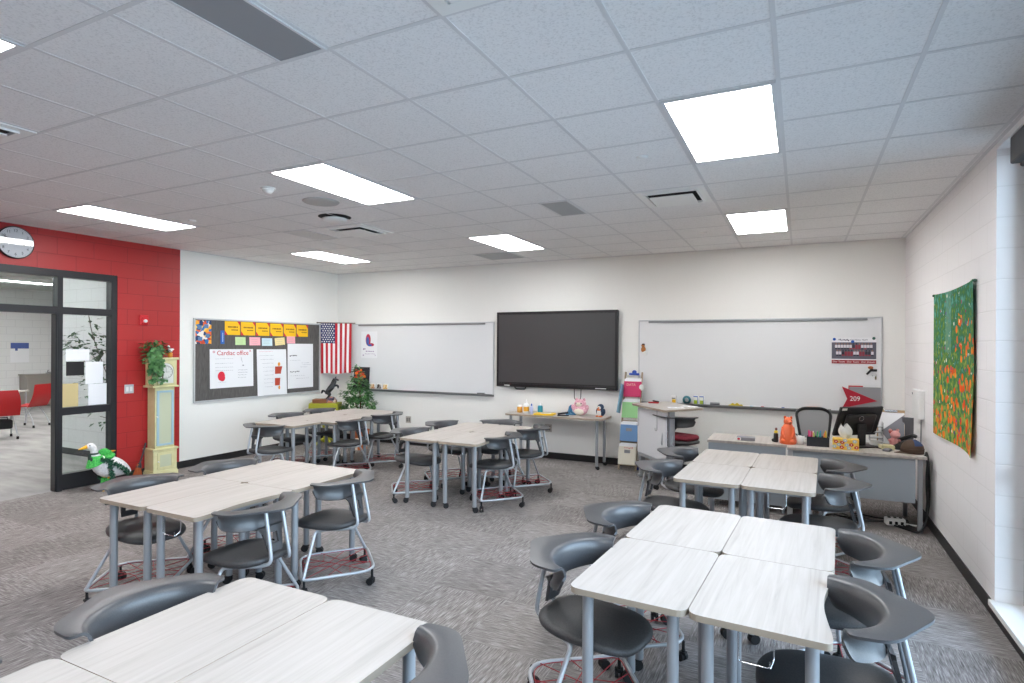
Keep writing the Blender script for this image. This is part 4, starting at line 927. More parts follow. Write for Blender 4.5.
b = MB(); b.lathe([(.024, 0), (.03, .01), (.03, .06), (.02, .068), (0, .068)], n=14); b.build('stand', M('amber', 'd48a2c', .4), t); b = MB(); b.ell((0, 0, .098), (.035, .022, .033)); b.ell((.028, 0, .145), (.02, .017, .022)); b.ell((-.04, 0, .11), (.024, .01, .012)); b.build('bird', white, t)
# goose ornament
t = thing('goose_statue', 'white goose ornament in a green jacket and dark garland beside the glass sidelight', 'goose', (-7.62, 4.255, 0), -90); t.scale = (.88, .88, .96)
gw = m_speck('goose_white', 'e2e0df', 'd6d4d4', 'e9e7e6', 30., rough=.6); go = M('goose_orange', 'f0b41c', .5); gg = m_speck('jacket_green', '3fae4a', '36a044', '55c05c', 60., rough=.9); gd = m_speck('garland_green', '1f4a38', '15382b', '3f7a5c', 60., rough=.9)
spine = [(-.31, .16, .025), (-.25, .20, .06), (-.16, .245, .11), (-.04, .27, .145), (.07, .30, .14), (.145, .37, .10), (.175, .44, .06), (.18, .49, .045), (.185, .53, .042), (.205, .565, .048), (.235, .578, .046), (.265, .574, .032), (.285, .57, .012)]
b = MB(); P = fillet([(x, 0, z) for x, z, r in spine], 0); rs = [r for *_, r in spine]; n = 18; rings = []
for i, (x, z, r) in enumerate(spine):
    a = Vector((spine[max(0, i - 1)][0], 0, spine[max(0, i - 1)][1])); c = Vector((spine[min(len(spine) - 1, i + 1)][0], 0, spine[min(len(spine) - 1, i + 1)][1])); T = (c - a).normalized(); N_ = Vector((-T.z, 0, T.x))
    rings.append([Vector((x, 0, z)) + N_ * r * math.cos(2 * PI * k / n) * 1.0 + Vector((0, 1, 0)) * r * math.sin(2 * PI * k / n) * .88 for k in range(n)])
vs = [p for q in rings for p in q]; fs = [(i * n + k, i * n + (k + 1) % n, (i + 1) * n + (k + 1) % n, (i + 1) * n + k) for i in range(len(rings) - 1) for k in range(n)]
b.add(vs, fs, True); b.add(rings[0], [tuple(range(n))[::-1]]); b.add(rings[-1], [tuple(range(n))]); b.build('body', gw, t, sub=1)
b = MB(); b.tube([(.275, 0, .572), (.32, 0, .562), (.375, 0, .553)], [.024, .017, .005], 12); b.build('beak', go, t)
for s in (-1, 1): b = MB(); b.ell((.255, s * .04, .588), (.008, .006, .008), 8, 6); b.build('eye', black, t)
for s in (-1, 1):
    b = MB(); b.tube([(.02, s * .055, .16), (.03, s * .06, .02)], .015, 8); b.prism([(.0, s * .06 - .02), (.12, s * .06 - .05), (.13, s * .06), (.12, s * .06 + .05), (.0, s * .06 + .02)], 0, .02); b.build('foot', go, t)
    b = MB(); b.grid(lambda u, v: (-.02 + (v - .5) * .05 + .04, s * .058 + (.028 + .01 * (1 - v)) * math.sin(2 * PI * u), .05 + .09 * v) if False else (.025 + (.03 + .01 * (1 - v)) * math.cos(2 * PI * u), s * .058 + (.03 + .01 * (1 - v)) * math.sin(2 * PI * u), .045 + .1 * v), 14, 4); b.build('trouser_leg', gg, t)
b = MB()
b.grid(lambda u, v: (.165 - .03 * v + (.068 + .042 * v) * math.cos(2 * PI * u) + .02 * v, (.062 + .05 * v) * math.sin(2 * PI * u), .445 - .10 * v - .045 * v * math.cos(2 * PI * u)), 28, 8); b.ell((.02, 0, .405), (.10, .10, .035), rot=Matrix.Rotation(.35, 3, 'Y')); b.build('jacket', gg, t, solid=.012)
b = MB(); b.ell((.045, -.02, .47), (.075, .055, .05)); b.ell((-.02, -.02, .46), (.04, .03, .03)); b.build('backpack', gg, t); b = MB(); b.tube([(-.05, -.02, .468), (-.11, -.02, .472)], [.014, .004], 8); b.build('carrot_top', M('carrot', 'e79a28', .5), t)
b = MB(); rr = random.Random(5)
for sgx in (-1, 1):
    b = MB()
    for k in range(60):
        u = k / 59; x = .15 - .38 * u; z = .40 - .24 * u ** 1.4; y = sgx * (.10 + .05 * math.sin(u * PI))
        for q in range(4): b.leaf((x, y, z), Vector((rr.uniform(-1, 1), rr.uniform(-1, 1), rr.uniform(-1, 1))), Vector((.2, .3, 1)), .05, .02)
    for k in range(40):
        u = k / 39; x = .05 - .03 * u; z = .36 - .24 * u; y = sgx * (.125 + .02 * math.sin(u * PI))
        for q in range(4): b.leaf((x, y, z), Vector((rr.uniform(-1, 1), rr.uniform(-1, 1), rr.uniform(-1, 1))), Vector((.2, .3, 1)), .05, .02)
    b.build('garland', gd, t)
b = MB(); b.grid(lambda u, v: (.182 + (.05 + .006 * math.sin(PI * v)) * math.cos(2 * PI * u), (.05 + .006 * math.sin(PI * v)) * math.sin(2 * PI * u), .465 + .022 * v), 20, 4); b.ell((.235, 0, .435), (.02, .03, .05)); b.ell((.225, .03, .40), (.02, .025, .04)); b.build('scarf', M('tartan_dark', '33403c', .9), t)
t = thing('hand_broom', 'small broom with orange bristles leaning between the goose and the longcase clock', 'broom', (-7.80, 4.74, 0), 90)
b = MB(); b.tube([(.0, 0, .17), (.09, .06, .33), (.16, .12, .44)], .012, 8); b.build('handle', M('dark_handle', '2d2f33', .5), t)
b = MB()
for k in range(46):
    a = rnd.uniform(-1, 1); y = rnd.uniform(-.03, .03); b.tube([(.012 * a, y * .3, .20), (-.03 + .075 * a, y * 1.2, .0)], [.006, .004], 5)
b.build('bristles', M('bristle_orange', 'b0592c', .8), t); b = MB(); b.tube([(-.005, 0, .15), (.012, .004, .21)], [.035, .02], 10); b.build('collar', M('dark_handle', '2d2f33', .5), t)
# ------------------------------------------------------------------ far left corner
lime = M('lime_paint', 'a3a32b', .5)
t = thing('plant_stand', 'yellow-green painted stand with a deep scalloped rim in the far left corner', 'stand', (-7.54, 7.84, 0), 30)
b = MB(); b.prism(rrect(.50, .34, .02, 3), .735, .755); b.build('top', lime, t)
b = MB()
for s in (-1, 1):
    pts = [(-.25 * 1, .735)] + [(-.25 + .5 * k / 24, .625 + .03 * abs(math.sin(k / 24 * PI * 3))) for k in range(25)] + [(.25, .735)]
    b.prism(pts, s * .165 - .006, s * .165 + .006, ax='y')
    b.box((s * .244, 0, .68), (.012, .318, .11))
b.build('scalloped_apron', lime, t)
b = MB(); b.lathe([(.05, .06), (.06, .09), (.035, .16), (.05, .30), (.055, .36), (.035, .46), (.045, .58), (.09, .72), (.10, .735)], n=20); b.build('pedestal', lime, t)
for k in range(4):
    a = k * PI / 2 + PI / 4; b = MB(); b.tube(fillet([(.03 * math.cos(a), .03 * math.sin(a), .12), (.12 * math.cos(a), .12 * math.sin(a), .10), (.2 * math.cos(a), .2 * math.sin(a), .018)], .06), .018, 8); b.build('foot', lime, t)
b = MB(); b.bb(-.2, .04, -.12, .1, 0, .065, .004); tag(b.build('wooden_box', M('box_brown', '7b4a2c', .6)), 'low brown wooden box on the yellow-green stand', 'box', (-7.54, 7.84, .756), 30)
t = thing('horse_statue', 'black rearing horse statue on a dark base on the yellow-green stand', 'statue', (-7.46, 7.88, .756), 35); t.scale = (1.0, 1.35, .84)
hb = M('horse_black', '17171a', .35)
b = MB(); b.box((0, 0, .03), (.2, .13, .06), .012); b.ell((0, 0, .085), (.09, .06, .045)); b.build('plinth', m_blotch('plinth_print', ['4a4050', 'a8705a', '6a5a6a', 'c9b0a0'], 22.), t)
sk = bpy.data.meshes.new('horse_body'); V = [(-.04, 0, .23), (-.0, 0, .31), (.04, 0, .38), (.075, 0, .45), (.08, 0, .50), (.14, 0, .465), (-.06, .035, .20), (-.01, .045, .17), (-.05, .045, .10), (-.06, -.035, .20), (-.01, -.045, .17), (-.05, -.045, .10), (.06, .035, .35), (.125, .045, .35), (.115, .045, .29), (.06, -.035, .35), (.12, -.045, .38), (.13, -.045, .32), (-.09, 0, .23), (-.14, 0, .26), (-.155, 0, .19)]
Ed = [(0, 1), (1, 2), (2, 3), (3, 4), (4, 5), (0, 6), (6, 7), (7, 8), (0, 9), (9, 10), (10, 11), (2, 12), (12, 13), (13, 14), (2, 15), (15, 16), (16, 17), (0, 18), (18, 19), (19, 20)]
Rr = [.062, .06, .055, .032, .03, .018, .04, .022, .014, .04, .022, .014, .025, .015, .011, .025, .015, .011, .018, .028, .012]
sk.from_pydata(V, Ed, []); o = bpy.data.objects.new('horse_body', sk); COL.objects.link(o); o.parent = t; sk.materials.append(hb)
q = o.modifiers.new('sk', 'SKIN'); q.use_smooth_shade = True
for k, v in enumerate(sk.skin_vertices[0].data): v.radius = (Rr[k], Rr[k]); v.use_root = k == 0
o.modifiers.new('ss', 'SUBSURF').render_levels = 2
b = MB()
for k in range(7): z = .36 + .022 * k; x = .005 + .0085 * k; b.ell((x, 0, z), (.028, .012, .022), 8, 6)
for s in (-1, 1): b.tube([(.082, s * .014, .515), (.088, s * .018, .55)], [.010, .002], 6)
b.build('mane', hb, t)
t = thing('corner_plant', 'bushy artificial ivy tree in the far left corner below the dark canvas', 'plant', (-6.99, 8.10, 0))
b = MB(); b.lathe([(.10, 0), (.15, .02), (.17, .26), (.18, .28), (.15, .28), (0, .25)], n=24); b.build('pot', M('terracotta', 'b5673f', .7), t)
b = MB(); b.tube([(0, 0, .25), (.01, .01, .7), (-.02, 0, 1.3)], .014); b.tube([(0, 0, .5), (.12, -.02, .8)], .008); b.tube([(0, 0, .5), (-.12, -.02, .85)], .008); b.build('stem', stemm, t)
b = MB()
for c, r, n in (((0, -.02, .72), (.33, .27, .17), 420), ((-.02, -.02, .92), (.26, .23, .15), 300), ((-.05, 0, 1.10), (.18, .16, .14), 160), ((-.06, .0, 1.26), (.09, .09, .13), 40), ((-.07, 0, 1.38), (.04, .04, .06), 10), ((-.25, -.05, .88), (.12, .1, .13), 30)): leafcloud(b, c, r, n, .085, .05)
b.build('foliage', leafm, t)
b = MB(); b.box((0, 0, .09), (.2, .16, .18), .006); tag(b.build('cardboard_box', m_blotch('orange_carton', ['d2743a', 'e6d3bd', 'c9612e'], 9.)), 'orange and cream carton on the floor beside the corner plant', 'box', (-6.72, 7.80, 0), 25)
# ------------------------------------------------------------------ folder tower beside the sit-stand desk
t = thing('folder_tower', 'leaning wooden rack of pink, green, blue and cream folder pockets beside the screen', 'folder rack', (-2.215, 8.215, 0), 0)
TL = math.atan2(.285, 1.40); R = Matrix.Rotation(-TL, 3, 'X')
def tp(x, y, l): return R @ Vector((x, y, l)) + Vector((.022 * l, 0, 0))
wood = M('grey_oak', '9c8b74', .6); TLEN = 1.43
for s in (-1, 1):
    b = MB(); p0, p1 = tp(s * .122, 0, .012), tp(s * .122, 0, TLEN); b.box(((p0 + p1) / 2), (.024, .03, (p1 - p0).length), .003, Matrix.Rotation(-TL, 3, 'X') @ Matrix.Rotation(.016, 3, 'Y')); b.build('rail', wood, t)
for l in (.10, .40, .70, 1.0, 1.3):
    b = MB(); b.box(tp(0, .004, l), (.22, .018, .045), .002, R); b.build('rung', wood, t)
for l0, l1, c, nm in ((1.06, 1.285, 'c42f62', 'raspberry pink folder pocket'), (.755, .98, '93c98a', 'pale green folder pocket'), (.42, .655, '6d96c6', 'sky blue folder pocket'), (.09, .345, 'ddd8c8', 'cream folder pocket')):
    m = M('pocket_' + c, c, .6); b = MB(); b.box(tp(0, -.05, (l0 + l1) / 2), (.252, .006, l1 - l0), .002, R)
    for s in (-1, 1): b.box(tp(s * .124, -.03, (l0 + l1) / 2), (.004, .04, (l1 - l0) * .98), 0, R)
    b.box(tp(0, -.03, l0 + .003), (.246, .04, .004), 0, R); pk = b.build('folder_pocket', m, t); pk['label'] = nm
    b = MB()
    for q in range(4): b.box(tp(.006 * (q - 1.5), -.042 + .009 * q, (l0 + l1) / 2 + .035 + .006 * q), (.225, .004, l1 - l0 + .0), 0, R)
    b.build('paper_stack', paper, pk)
    b = MB()
    if c != 'c42f62':
        if c != '93c98a': b.box(tp(0, -.0545, l1 - .07), (.085, .003, .045), .002, R); b.build('label_holder', greym, pk)
    else:
        b.text('DATA', .05, 0, 0, 0, ext=.0005); RR = R
        b.v = [tuple(tp(v[0] - .02, -.0545, 1.235) + R @ Vector((0, v[1], v[2]))) for v in b.v]; b.build('lettering', M('pale_lettering', 'dcb7a8', .6), pk)
b = MB(); strokes(b, -.05, .08, 0, 6, .014, y=0); b.v = [tuple(tp(v[0], -.0545, .325) + R @ Vector((0, 0, v[2]))) for v in b.v]; b.build('red_lettering', M('red_letter', 'd46a78', .6), t)
b = MB(); b.box(tp(.0, -.0, 1.40), (.15, .04, .03), .008, R); b.ell(tp(.0, -.0, 1.43), (.035, .02, .03)); b.build('clip', M('clip_blue', '1e49a8', .4), t)
b = MB(); b.ell(tp(.135, -.056, 1.20), (.035, .004, .045)); b.build('round_tag', white, t)
b = MB(); b.box((0, 0, 0), (.012, .16, .42), .002, Matrix.Rotation(-.2, 3, 'X') @ Matrix.Rotation(.10, 3, 'Y')); tag(b.build('hanging_folder', M('pale_blue_folder', '7fa9c4', .6)), 'pale blue folder hanging on the left side of the folder rack', 'folder', (-2.345, 8.34, 1.02))
b = MB(); b.grid(lambda u, v: ((.16 - .05 * v) * math.cos(2 * PI * u) * (1 + .1 * math.sin(6 * PI * u + 2)), (.1 - .03 * v) * math.sin(2 * PI * u) * (1 + .08 * math.sin(8 * PI * u)), .11 * v + .015 * math.sin(u * 25) * v), 28, 6); b.ell((0, 0, .1), (.11, .07, .025)); tag(b.build('cloth_bag', M('navy_cloth', '1d2c66', .9)), 'crumpled navy blue bag on the floor behind the folder rack', 'bag', (-1.97, 8.42, 0))
# ------------------------------------------------------------------ things on the wall table
def bottle(b, prof, m_i=0, c=(0, 0, 0), n=16): b.lathe(prof, c, n, mi=m_i)
z0 = TZ
t = thing('squeeze_bottle', 'white bottle with a yellow and orange label on the wall table', 'bottle', (-3.80, 8.22, z0)); b = MB(); b.lathe([(.035, 0), (.042, .01), (.042, .12), (.03, .145), (.014, .15), (0, .15)]); b.build('body', white, t); b = MB(); b.lathe([(.043, .03), (.0432, .1)], n=20); b.build('label_band', M('label_yellow', 'e8a52a', .5), t); b = MB(); b.lathe([(.016, .15), (.016, .175), (.006, .19), (.004, .21), (0, .21)]); b.build('cap', white, t)
t = thing('orange_jar', 'small orange jar at the left end of the wall table', 'jar', (-3.93, 8.26, z0)); b = MB(); b.lathe([(.036, 0), (.042, .012), (.042, .08), (.036, .09), (0, .09)]); b.build('body', M('orange_label', 'e0a347', .5), t); b = MB(); b.lathe([(.037, .09), (.037, .112), (0, .114)]); b.build('lid', white, t)
t = thing('hand_sanitizer', 'clear bottle with a teal label and white pump on the wall table', 'bottle', (-3.60, 8.30, z0)); b = MB(); b.lathe([(.035, 0), (.04, .01), (.04, .10), (.03, .12), (0, .12)]); b.build('body', M('teal_label', '2f93a8', .3), t); b = MB(); b.lathe([(.014, .12), (.014, .145), (.006, .15), (.006, .17), (0, .17)]); b.box((.015, 0, .168), (.05, .014, .012), .003); b.build('pump', white, t)
t = thing('spray_can', 'slim white and blue bottle between the label bottle and the teal one', 'bottle', (-3.70, 8.20, z0)); b = MB(); b.lathe([(.024, 0), (.026, .01), (.026, .10), (.012, .12), (0, .12)]); b.build('body', M('pale_violet', 'b9bfe0', .4), t); b = MB(); b.lathe([(.012, .12), (.012, .14), (.004, .155), (0, .155)]); b.build('cap', blue, t)
t = thing('workbook', 'yellow and white workbook lying on the wall table', 'book', (-3.46, 8.15, z0), 8); b = MB(); b.box((0, 0, .012), (.3, .2, .024), .003); b.build('cover', M('book_yellow', 'efc420', .5), t); b = MB(); b.box((0.02, .0, .0255), (.16, .1, .003), 0, Matrix.Rotation(.2, 3, 'Z')); b.build('card', white, t)
t = thing('stapler', 'black stapler on the wall table', 'stapler', (-3.16, 8.14, z0), 25); b = MB(); b.box((0, 0, .008), (.17, .045, .016), .005); b.build('base', black, t); b = MB(); b.box((.0, 0, .04), (.165, .035, .028), .01, Matrix.Rotation(-.13, 3, 'Y')); b.build('arm', black, t)
t = thing('tape_dispenser', 'blue swirl-shaped tape dispenser on the wall table', 'tape dispenser', (-3.08, 8.32, z0), 10); db = M('dispenser_blue', '3b7397', .4)
b = MB(); b.tube([(.055 * math.cos(2 * PI * k / 24) + .035, 0, .075 + .055 * math.sin(2 * PI * k / 24)) for k in range(24)], .018, 8, True); b.tube([(-.06, 0, .02), (-.04, 0, .07), (-.035, 0, .12), (-.01, 0, .15)], [.03, .026, .02, .012], 10); b.box((-.02, 0, .012), (.16, .06, .024), .008); b.build('body', db, t); b = MB(); b.cyl((.035, -.02, .075), (.035, .02, .075), .033, n=20); b.build('tape_reel', M('clear_tape', 'c6cfd2', .3), t)
pk = m_speck('pink_plush', 'e0aab6', 'd898a8', 'e8bcc4', 50., rough=.95)
t = thing('plush_toy', 'round pink plush toy with a cream belly on the wall table', 'plush toy', (-2.96, 8.34, z0), 0); b = MB(); b.ell((0, 0, .085), (.115, .095, .085)); b.ell((0, -.01, .175), (.092, .08, .07))
for s in (-1, 1): b.ell((s * .10, -.02, .11), (.035, .03, .055), rot=Matrix.Rotation(s * .4, 3, 'Y')); b.ell((s * .06, 0, .23), (.022, .015, .03))
b.build('body', pk, t); b = MB(); b.ell((0, -.06, .065), (.078, .045, .058)); b.ell((0, -.07, .17), (.05, .025, .035)); b.build('belly', M('cream_plush', 'e6dccb', .95), t); b = MB()
for s in (-1, 1): b.ell((s * .04, -.083, .185), (.009, .008, .011), 8, 6)
b.build('eyes', black, t)
t = thing('penguin_toy', 'small penguin toy with orange feet at the right end of the wall table', 'toy', (-2.63, 8.30, z0), -20); b = MB(); b.ell((0, 0, .07), (.062, .055, .07)); b.ell((0, 0, .145), (.05, .046, .045))
for s in (-1, 1): b.ell((s * .06, 0, .08), (.014, .03, .045))
b.build('body', M('penguin_navy', '253852', .7), t); b = MB(); b.ell((0, -.028, .065), (.043, .033, .055)); b.ell((0, -.025, .14), (.034, .026, .028)); b.build('front', white, t); b = MB(); b.tube([(0, -.045, .135), (0, -.075, .13)], [.014, .003], 8)
for s in (-1, 1): b.ell((s * .03, -.04, .012), (.026, .035, .012))
b.ell((0, -.05, .105), (.035, .014, .012)); b.build('beak_and_feet', M('penguin_orange', 'e07a35', .6), t)
# ------------------------------------------------------------------ on the teacher's desk
t = thing('grey_book', 'grey hardback with a red mark lying on the left section of the teacher desk', 'book', (-.54, 7.02, TZ), 2)
b = MB(); b.box((0, 0, .018), (.19, .13, .036), .003); b.build('cover', M('book_grey', '807f85', .5), t); b = MB(); b.box((-.072, -.0655, .018), (.045, .002, .030)); b.build('spine_label', white, t); b = MB(); b.ell((-.072, -.067, .018), (.015, .001, .012)); b.build('spine_mark', M('mark_red', 'c22a40', .6), t)
t = thing('glue_figure', 'small black bottle with a yellow top left of the orange bear', 'bottle', (-.235, 7.03, TZ)); b = MB(); b.lathe([(.022, 0), (.026, .01), (.024, .09), (.016, .10), (0, .1)]); b.ell((-.025, 0, .02), (.02, .02, .02)); b.build('body', black, t); b = MB(); b.lathe([(.018, .1), (.02, .105), (.018, .125), (0, .128)]); b.build('collar', M('top_yellow', 'e5c63a', .5), t); b = MB(); b.ell((0.002, 0, .142), (.014, .014, .017)); b.build('tip', M('tip_brown', '7a4a4a', .5), t)
t = thing('bear_ornament', "shiny orange seated bear ornament on the teacher's desk", 'ornament', (-.115, 6.985, TZ), 0); t.scale = (.76, .76, 1.0); om = M('bear_orange', 'ea6a38', .3, coat=.3)
b = MB(); b.lathe([(.105, 0), (.112, .015), (.105, .06), (.088, .13), (.07, .185), (.055, .21), (0, .215)], n=24); b.ell((.0, -.005, .235), (.058, .055, .052)); b.ell((.028, -.048, .228), (.028, .03, .024))
for s in (-1, 1): b.ell((s * .04, 0, .28), (.017, .012, .018)); b.ell((s * .055, -.07, .03), (.04, .045, .03)); b.tube([(s * .062, -.02, .17), (s * .075, -.065, .11), (s * .05, -.085, .07)], [.024, .022, .018], 8)
b.build('body', om, t); b = MB(); b.ell((.034, -.077, .232), (.01, .007, .008)); b.ell((-.015, -.052, .252), (.005, .005, .006)); b.ell((.045, -.042, .255), (.005, .005, .006)); b.build('nose_and_eyes', M('bear_dark', '5a2a1a', .4), t)
t = thing('mug', 'white mug with a dark spoon handle beside the orange bear', 'mug', (.005, 7.0, TZ)); b = MB(); b.lathe([(0, 0), (.036, 0), (.04, .004), (.041, .088), (.037, .088), (.035, .01), (0, .008)], n=24); b.tube(fillet([(.038, 0, .07), (.066, 0, .07), (.066, 0, .025), (.038, 0, .02)], .02), .006, 8); b.build('body', white, t); b = MB(); b.tube([(.01, 0, .03), (-.045, -.01, .11), (.03, -.02, .096)], .006, 6); b.build('spoon', M('dark_teal', '2a3a40', .5), t)
t = thing('pen_organizer', 'black open box of colourful pens on the teacher desk', 'pen holder', (.17, 6.96, TZ), 0)
b = MB(); b.box((0, -.05, .05), (.21, .006, .1), .002); b.box((0, .05, .05), (.21, .006, .1), .002); b.box((0, 0, .004), (.21, .1, .008))
for x in (-.102, -.03, .035, .102): b.box((x, 0, .05), (.006, .094, .098))
b.build('tray', M('organizer_black', '1b1e24', .5), t)
for k, c in enumerate(('e23a7e', 'e85a9a', 'd8405f', 'f0f0ee', 'c7d94a', '3fae6a', 'eeeeee', '2aa6a0', '2f78c0', 'f0923a', 'f2a53c', 'e2c64a')):
    x = -.088 + .0152 * k; y = rnd.uniform(-.03, .03); b = MB(); tx = rnd.uniform(-.012, .012); H = .13 + rnd.uniform(0, .025)
    b.cyl((x, y, .009), (x + tx, y, H), .0065, n=8); b.cyl((x + tx, y, H), (x + tx * 1.1, y, H + .012), .0062, .002, n=8); tag(b.build('marker_pen', M('pen_' + c, c, .4)), f'{ {"e23a7e":"magenta","e85a9a":"pink","d8405f":"rose red","f0f0ee":"white","c7d94a":"lime","3fae6a":"green","eeeeee":"off-white","2aa6a0":"teal","2f78c0":"blue","f0923a":"orange","f2a53c":"amber","e2c64a":"yellow"}[c]} pen standing in the black pen box', 'pen', (.17, 6.96, TZ), 0, 'pens in the black box')
t = thing('tissue_box', 'yellow floral tissue box with a white tissue standing up, front of the teacher desk', 'tissue box', (.42, 6.88, TZ), -3)
b = MB(); b.box((0, 0, .055), (.235, .115, .11), .004); b.build('carton', m_speck('tissue_yellow', 'ecc04a', 'e8b640', 'f1cb62', 20.), t)
b = MB(); rr = random.Random(9)
for (x, z, c) in ((-.085, .08, 0), (-.03, .075, 0), (-.035, .025, 0), (.05, .055, 0), (.03, .02, 1), (.095, .03, 0), (-.06, .05, 1), (.08, .09, 1), (-.005, .095, 1), (-.1, .03, 1), (.01, .05, 1)):
    for k in range(5): a = k * 2 * PI / 5; b.ell((x + .012 * math.cos(a), -.0582, z + .010 * math.sin(a)), (.010, .0008, .008), 8, 4, mi=c)
    b.ell((x, -.059, z), (.006, .0008, .006), 8, 4, mi=2)
b.build('flower_print', [M('print_flower_red', 'c4392f', .6), M('print_flower_blue', '9fb6c6', .6), M('print_flower_white', 'f0e6c6', .6)], t)
def tis(u, v): a = 2 * PI * u; q = .028 + .03 * math.sin(PI * v) ; return (q * math.cos(a) * (1 + .25 * math.sin(3 * a + 1)) - .02 * v, q * .5 * math.sin(a) * (1 + .3 * math.sin(4 * a)) , .11 + .13 * v * (1 + .18 * math.sin(2 * a + .7)))
b = MB(); b.grid(tis, 28, 8); b.build('tissue', white, t, solid=.001)
# monitor seen from behind
t = thing('computer_monitor', "black monitor seen from behind on the teacher's desk", 'monitor', (.575, 7.14, TZ), 38); R = Matrix.Rotation(math.radians(20), 3, 'X')
dk = M('monitor_black', '1f1f22', .4)
def mp_(x, y, z): v = R @ Vector((x, y, z)); return v + Vector((0, .02, .255))
b = MB(); b.box(mp_(0, .025, .0), (.52, .03, .33), .008, R); b.box(mp_(0, -.002, -.02), (.36, .04, .22), .018, R); b.build('housing', dk, t)
b = MB(); b.box(mp_(0, .0415, 0), (.50, .003, .31), 0, R); b.build('display', M('display_dark', '0c0c0e', .2), t)
b = MB(); b.tube([tuple(mp_(-.01 + .026 * math.cos(2 * PI * k / 28), -.0235, .05 + .026 * math.sin(2 * PI * k / 28))) for k in range(28)], .0022, 5, True); c_ = MB(); c_.text('DELL', .016, 0, 0, 0, ext=.0005); c_.v = [tuple(mp_(v[0] - .01, -.0235 + v[1], v[2] + .05)) for v in c_.v]; b.add(c_.v, c_.f); b.build('badge', chrome, t)
b = MB(); b.box(mp_(-.215, .009, .145), (.06, .002, .025), 0, R); b.build('sticker', white, t)
b = MB(); b.box((0, -.01, .115), (.085, .028, .23), .008); b.box((0, -.012, .20), (.10, .03, .07), .008); b.build('stand_neck', dk, t)
b = MB(); b.prism([(p[0], p[1]) for p in rrect(.26, .19, .02, 4, 0, -.01)], 0, .014); b.build('stand_foot', dk, t)
# pennant with folder behind on the tray
t = thing('pennant', "red felt pennant numbered 209 standing on the right end of the whiteboard tray", 'pennant', (.64, YB - .06, 1.145), BW)
b = MB(); b.prism([(-.165, .14), (.22, -.03), (-.145, -.13), (-.165, -.145), (-.105, -.015)], -.004, .0, ax='y'); b.build('felt', M('pennant_red', 'ad1f33', .8), t)
b = MB(); b.text('209', .085, -.02, -.012, -.0048, ext=.0005, sx=.9); b.build('number', white, t)
b = MB(); b.box((0, 0, .16), (.34, .016, .31), .003, Matrix.Rotation(-.04, 3, 'X')); tag(b.build('folder', M('folder_grey', '8d8d90', .6)), 'grey folder standing behind the red pennant on the tray', 'folder', (.73, YB - .042, TRZ))
b = MB(); b.box((0, 0, .165), (.16, .006, .33), .002, Matrix.Rotation(-.03, 3, 'X')); tag(b.build('red_folder', redp), 'red folder edge showing above the grey folder behind the pennant', 'folder', (.63, YB - .028, TRZ))
# clipboard, toy, phone, cap, papers
t = thing('clipboard', 'clipboard with a sheet and a grey photo propped up behind the phone', 'clipboard', (.87, 7.40, TZ), -8); R = Matrix.Rotation(math.radians(-14), 3, 'X')
def cp(x, y, z): return R @ Vector((x, y, z))
b = MB(); b.box(cp(0, 0, .19), (.25, .005, .38), .002, R); b.build('backing_board', tan, t); b = MB(); b.box(cp(.004, -.004, .18), (.235, .002, .34), 0, R); b.build('sheet', paper, t)
b = MB(); b.add([cp(x, -.0056, z) for x, z in ((-.09, .14), (.12, .33), (.12, .02), (.0, .02))], [(0, 1, 2, 3)]); b.build('photo', M('photo_shade', '7e7e86', .6), t); b = MB(); b.box(cp(0, -.008, .366), (.12, .012, .022), .004, R); b.build('clip', chrome, t)
t = thing('file_folder', 'dark folder standing beside the clipboard against the corner', 'folder', (1.03, 7.44, TZ), -20); b = MB(); b.box((0, 0, .15), (.1, .03, .30), .004); b.build('cover', M('folder_dark', '57565a', .6), t); b = MB(); b.box((0, -.0, .155), (.09, .02, .295)); b.build('pages', paper, t)
pg = M('pig_pink', 'd99a98', .7)
t = thing('pink_toy', 'small pink stuffed animal sitting in front of the clipboard', 'plush toy', (.88, 7.24, TZ), 15)
b = MB(); b.ell((0, 0, .055), (.042, .04, .055)); b.ell((.008, -.01, .135), (.047, .043, .043)); b.ell((.015, -.05, .128), (.017, .014, .015))
for s in (-1, 1): b.ell((s * .035, 0, .178), (.017, .01, .016)); b.ell((s * .035, -.03, .02), (.018, .03, .018)); b.ell((s * .045, -.015, .075), (.014, .025, .016))
b.build('body', pg, t); b = MB(); b.ell((-.025, .01, .165), (.02, .018, .02)); b.ell((.03, .02, .03), (.028, .025, .035)); b.build('bow', M('bow_red', 'b8433c', .6), t)
t = thing('desk_phone', 'black desk telephone with a sloping keypad beside the brown cap', 'telephone', (.95, 7.16, TZ), -35)
b = MB(); pr_ = [(-.09, 0), (.09, 0), (.09, .095), (.07, .105), (-.09, .02)]; b.prism([(p[0], p[1]) for p in pr_], -.09, .09, ax='y'); b.build('base', M('phone_black', '26262a', .4), t)
b = MB()
for i in range(4):
    for j in range(3): b.box((-.05 + .024 * i, -.05 + .022 * j, .042 + .0127 * i), (.014, .014, .006), .002, Matrix.Rotation(-.48, 3, 'Y'))
b.build('keypad', M('phone_key', '55555c', .5), t)
b = MB(); b.tube(fillet([(-.09, .06, .055), (-.06, .06, .085), (.06, .06, .145), (.095, .06, .135)], .03), [.026] * 2 + [.017] * 10 + [.026] * 2 if False else .019, 8); b.build('handset', black, t)
b = MB(); b.box((.05, -.02, .093), (.05, .08, .004), 0, Matrix.Rotation(-.48, 3, 'Y')); b.build('screen', M('phone_screen', '9a9aa8', .3), t)
t = thing('cap', 'brown and navy baseball cap at the right end of the teacher desk', 'cap', (1.0, 6.95, TZ), 200)
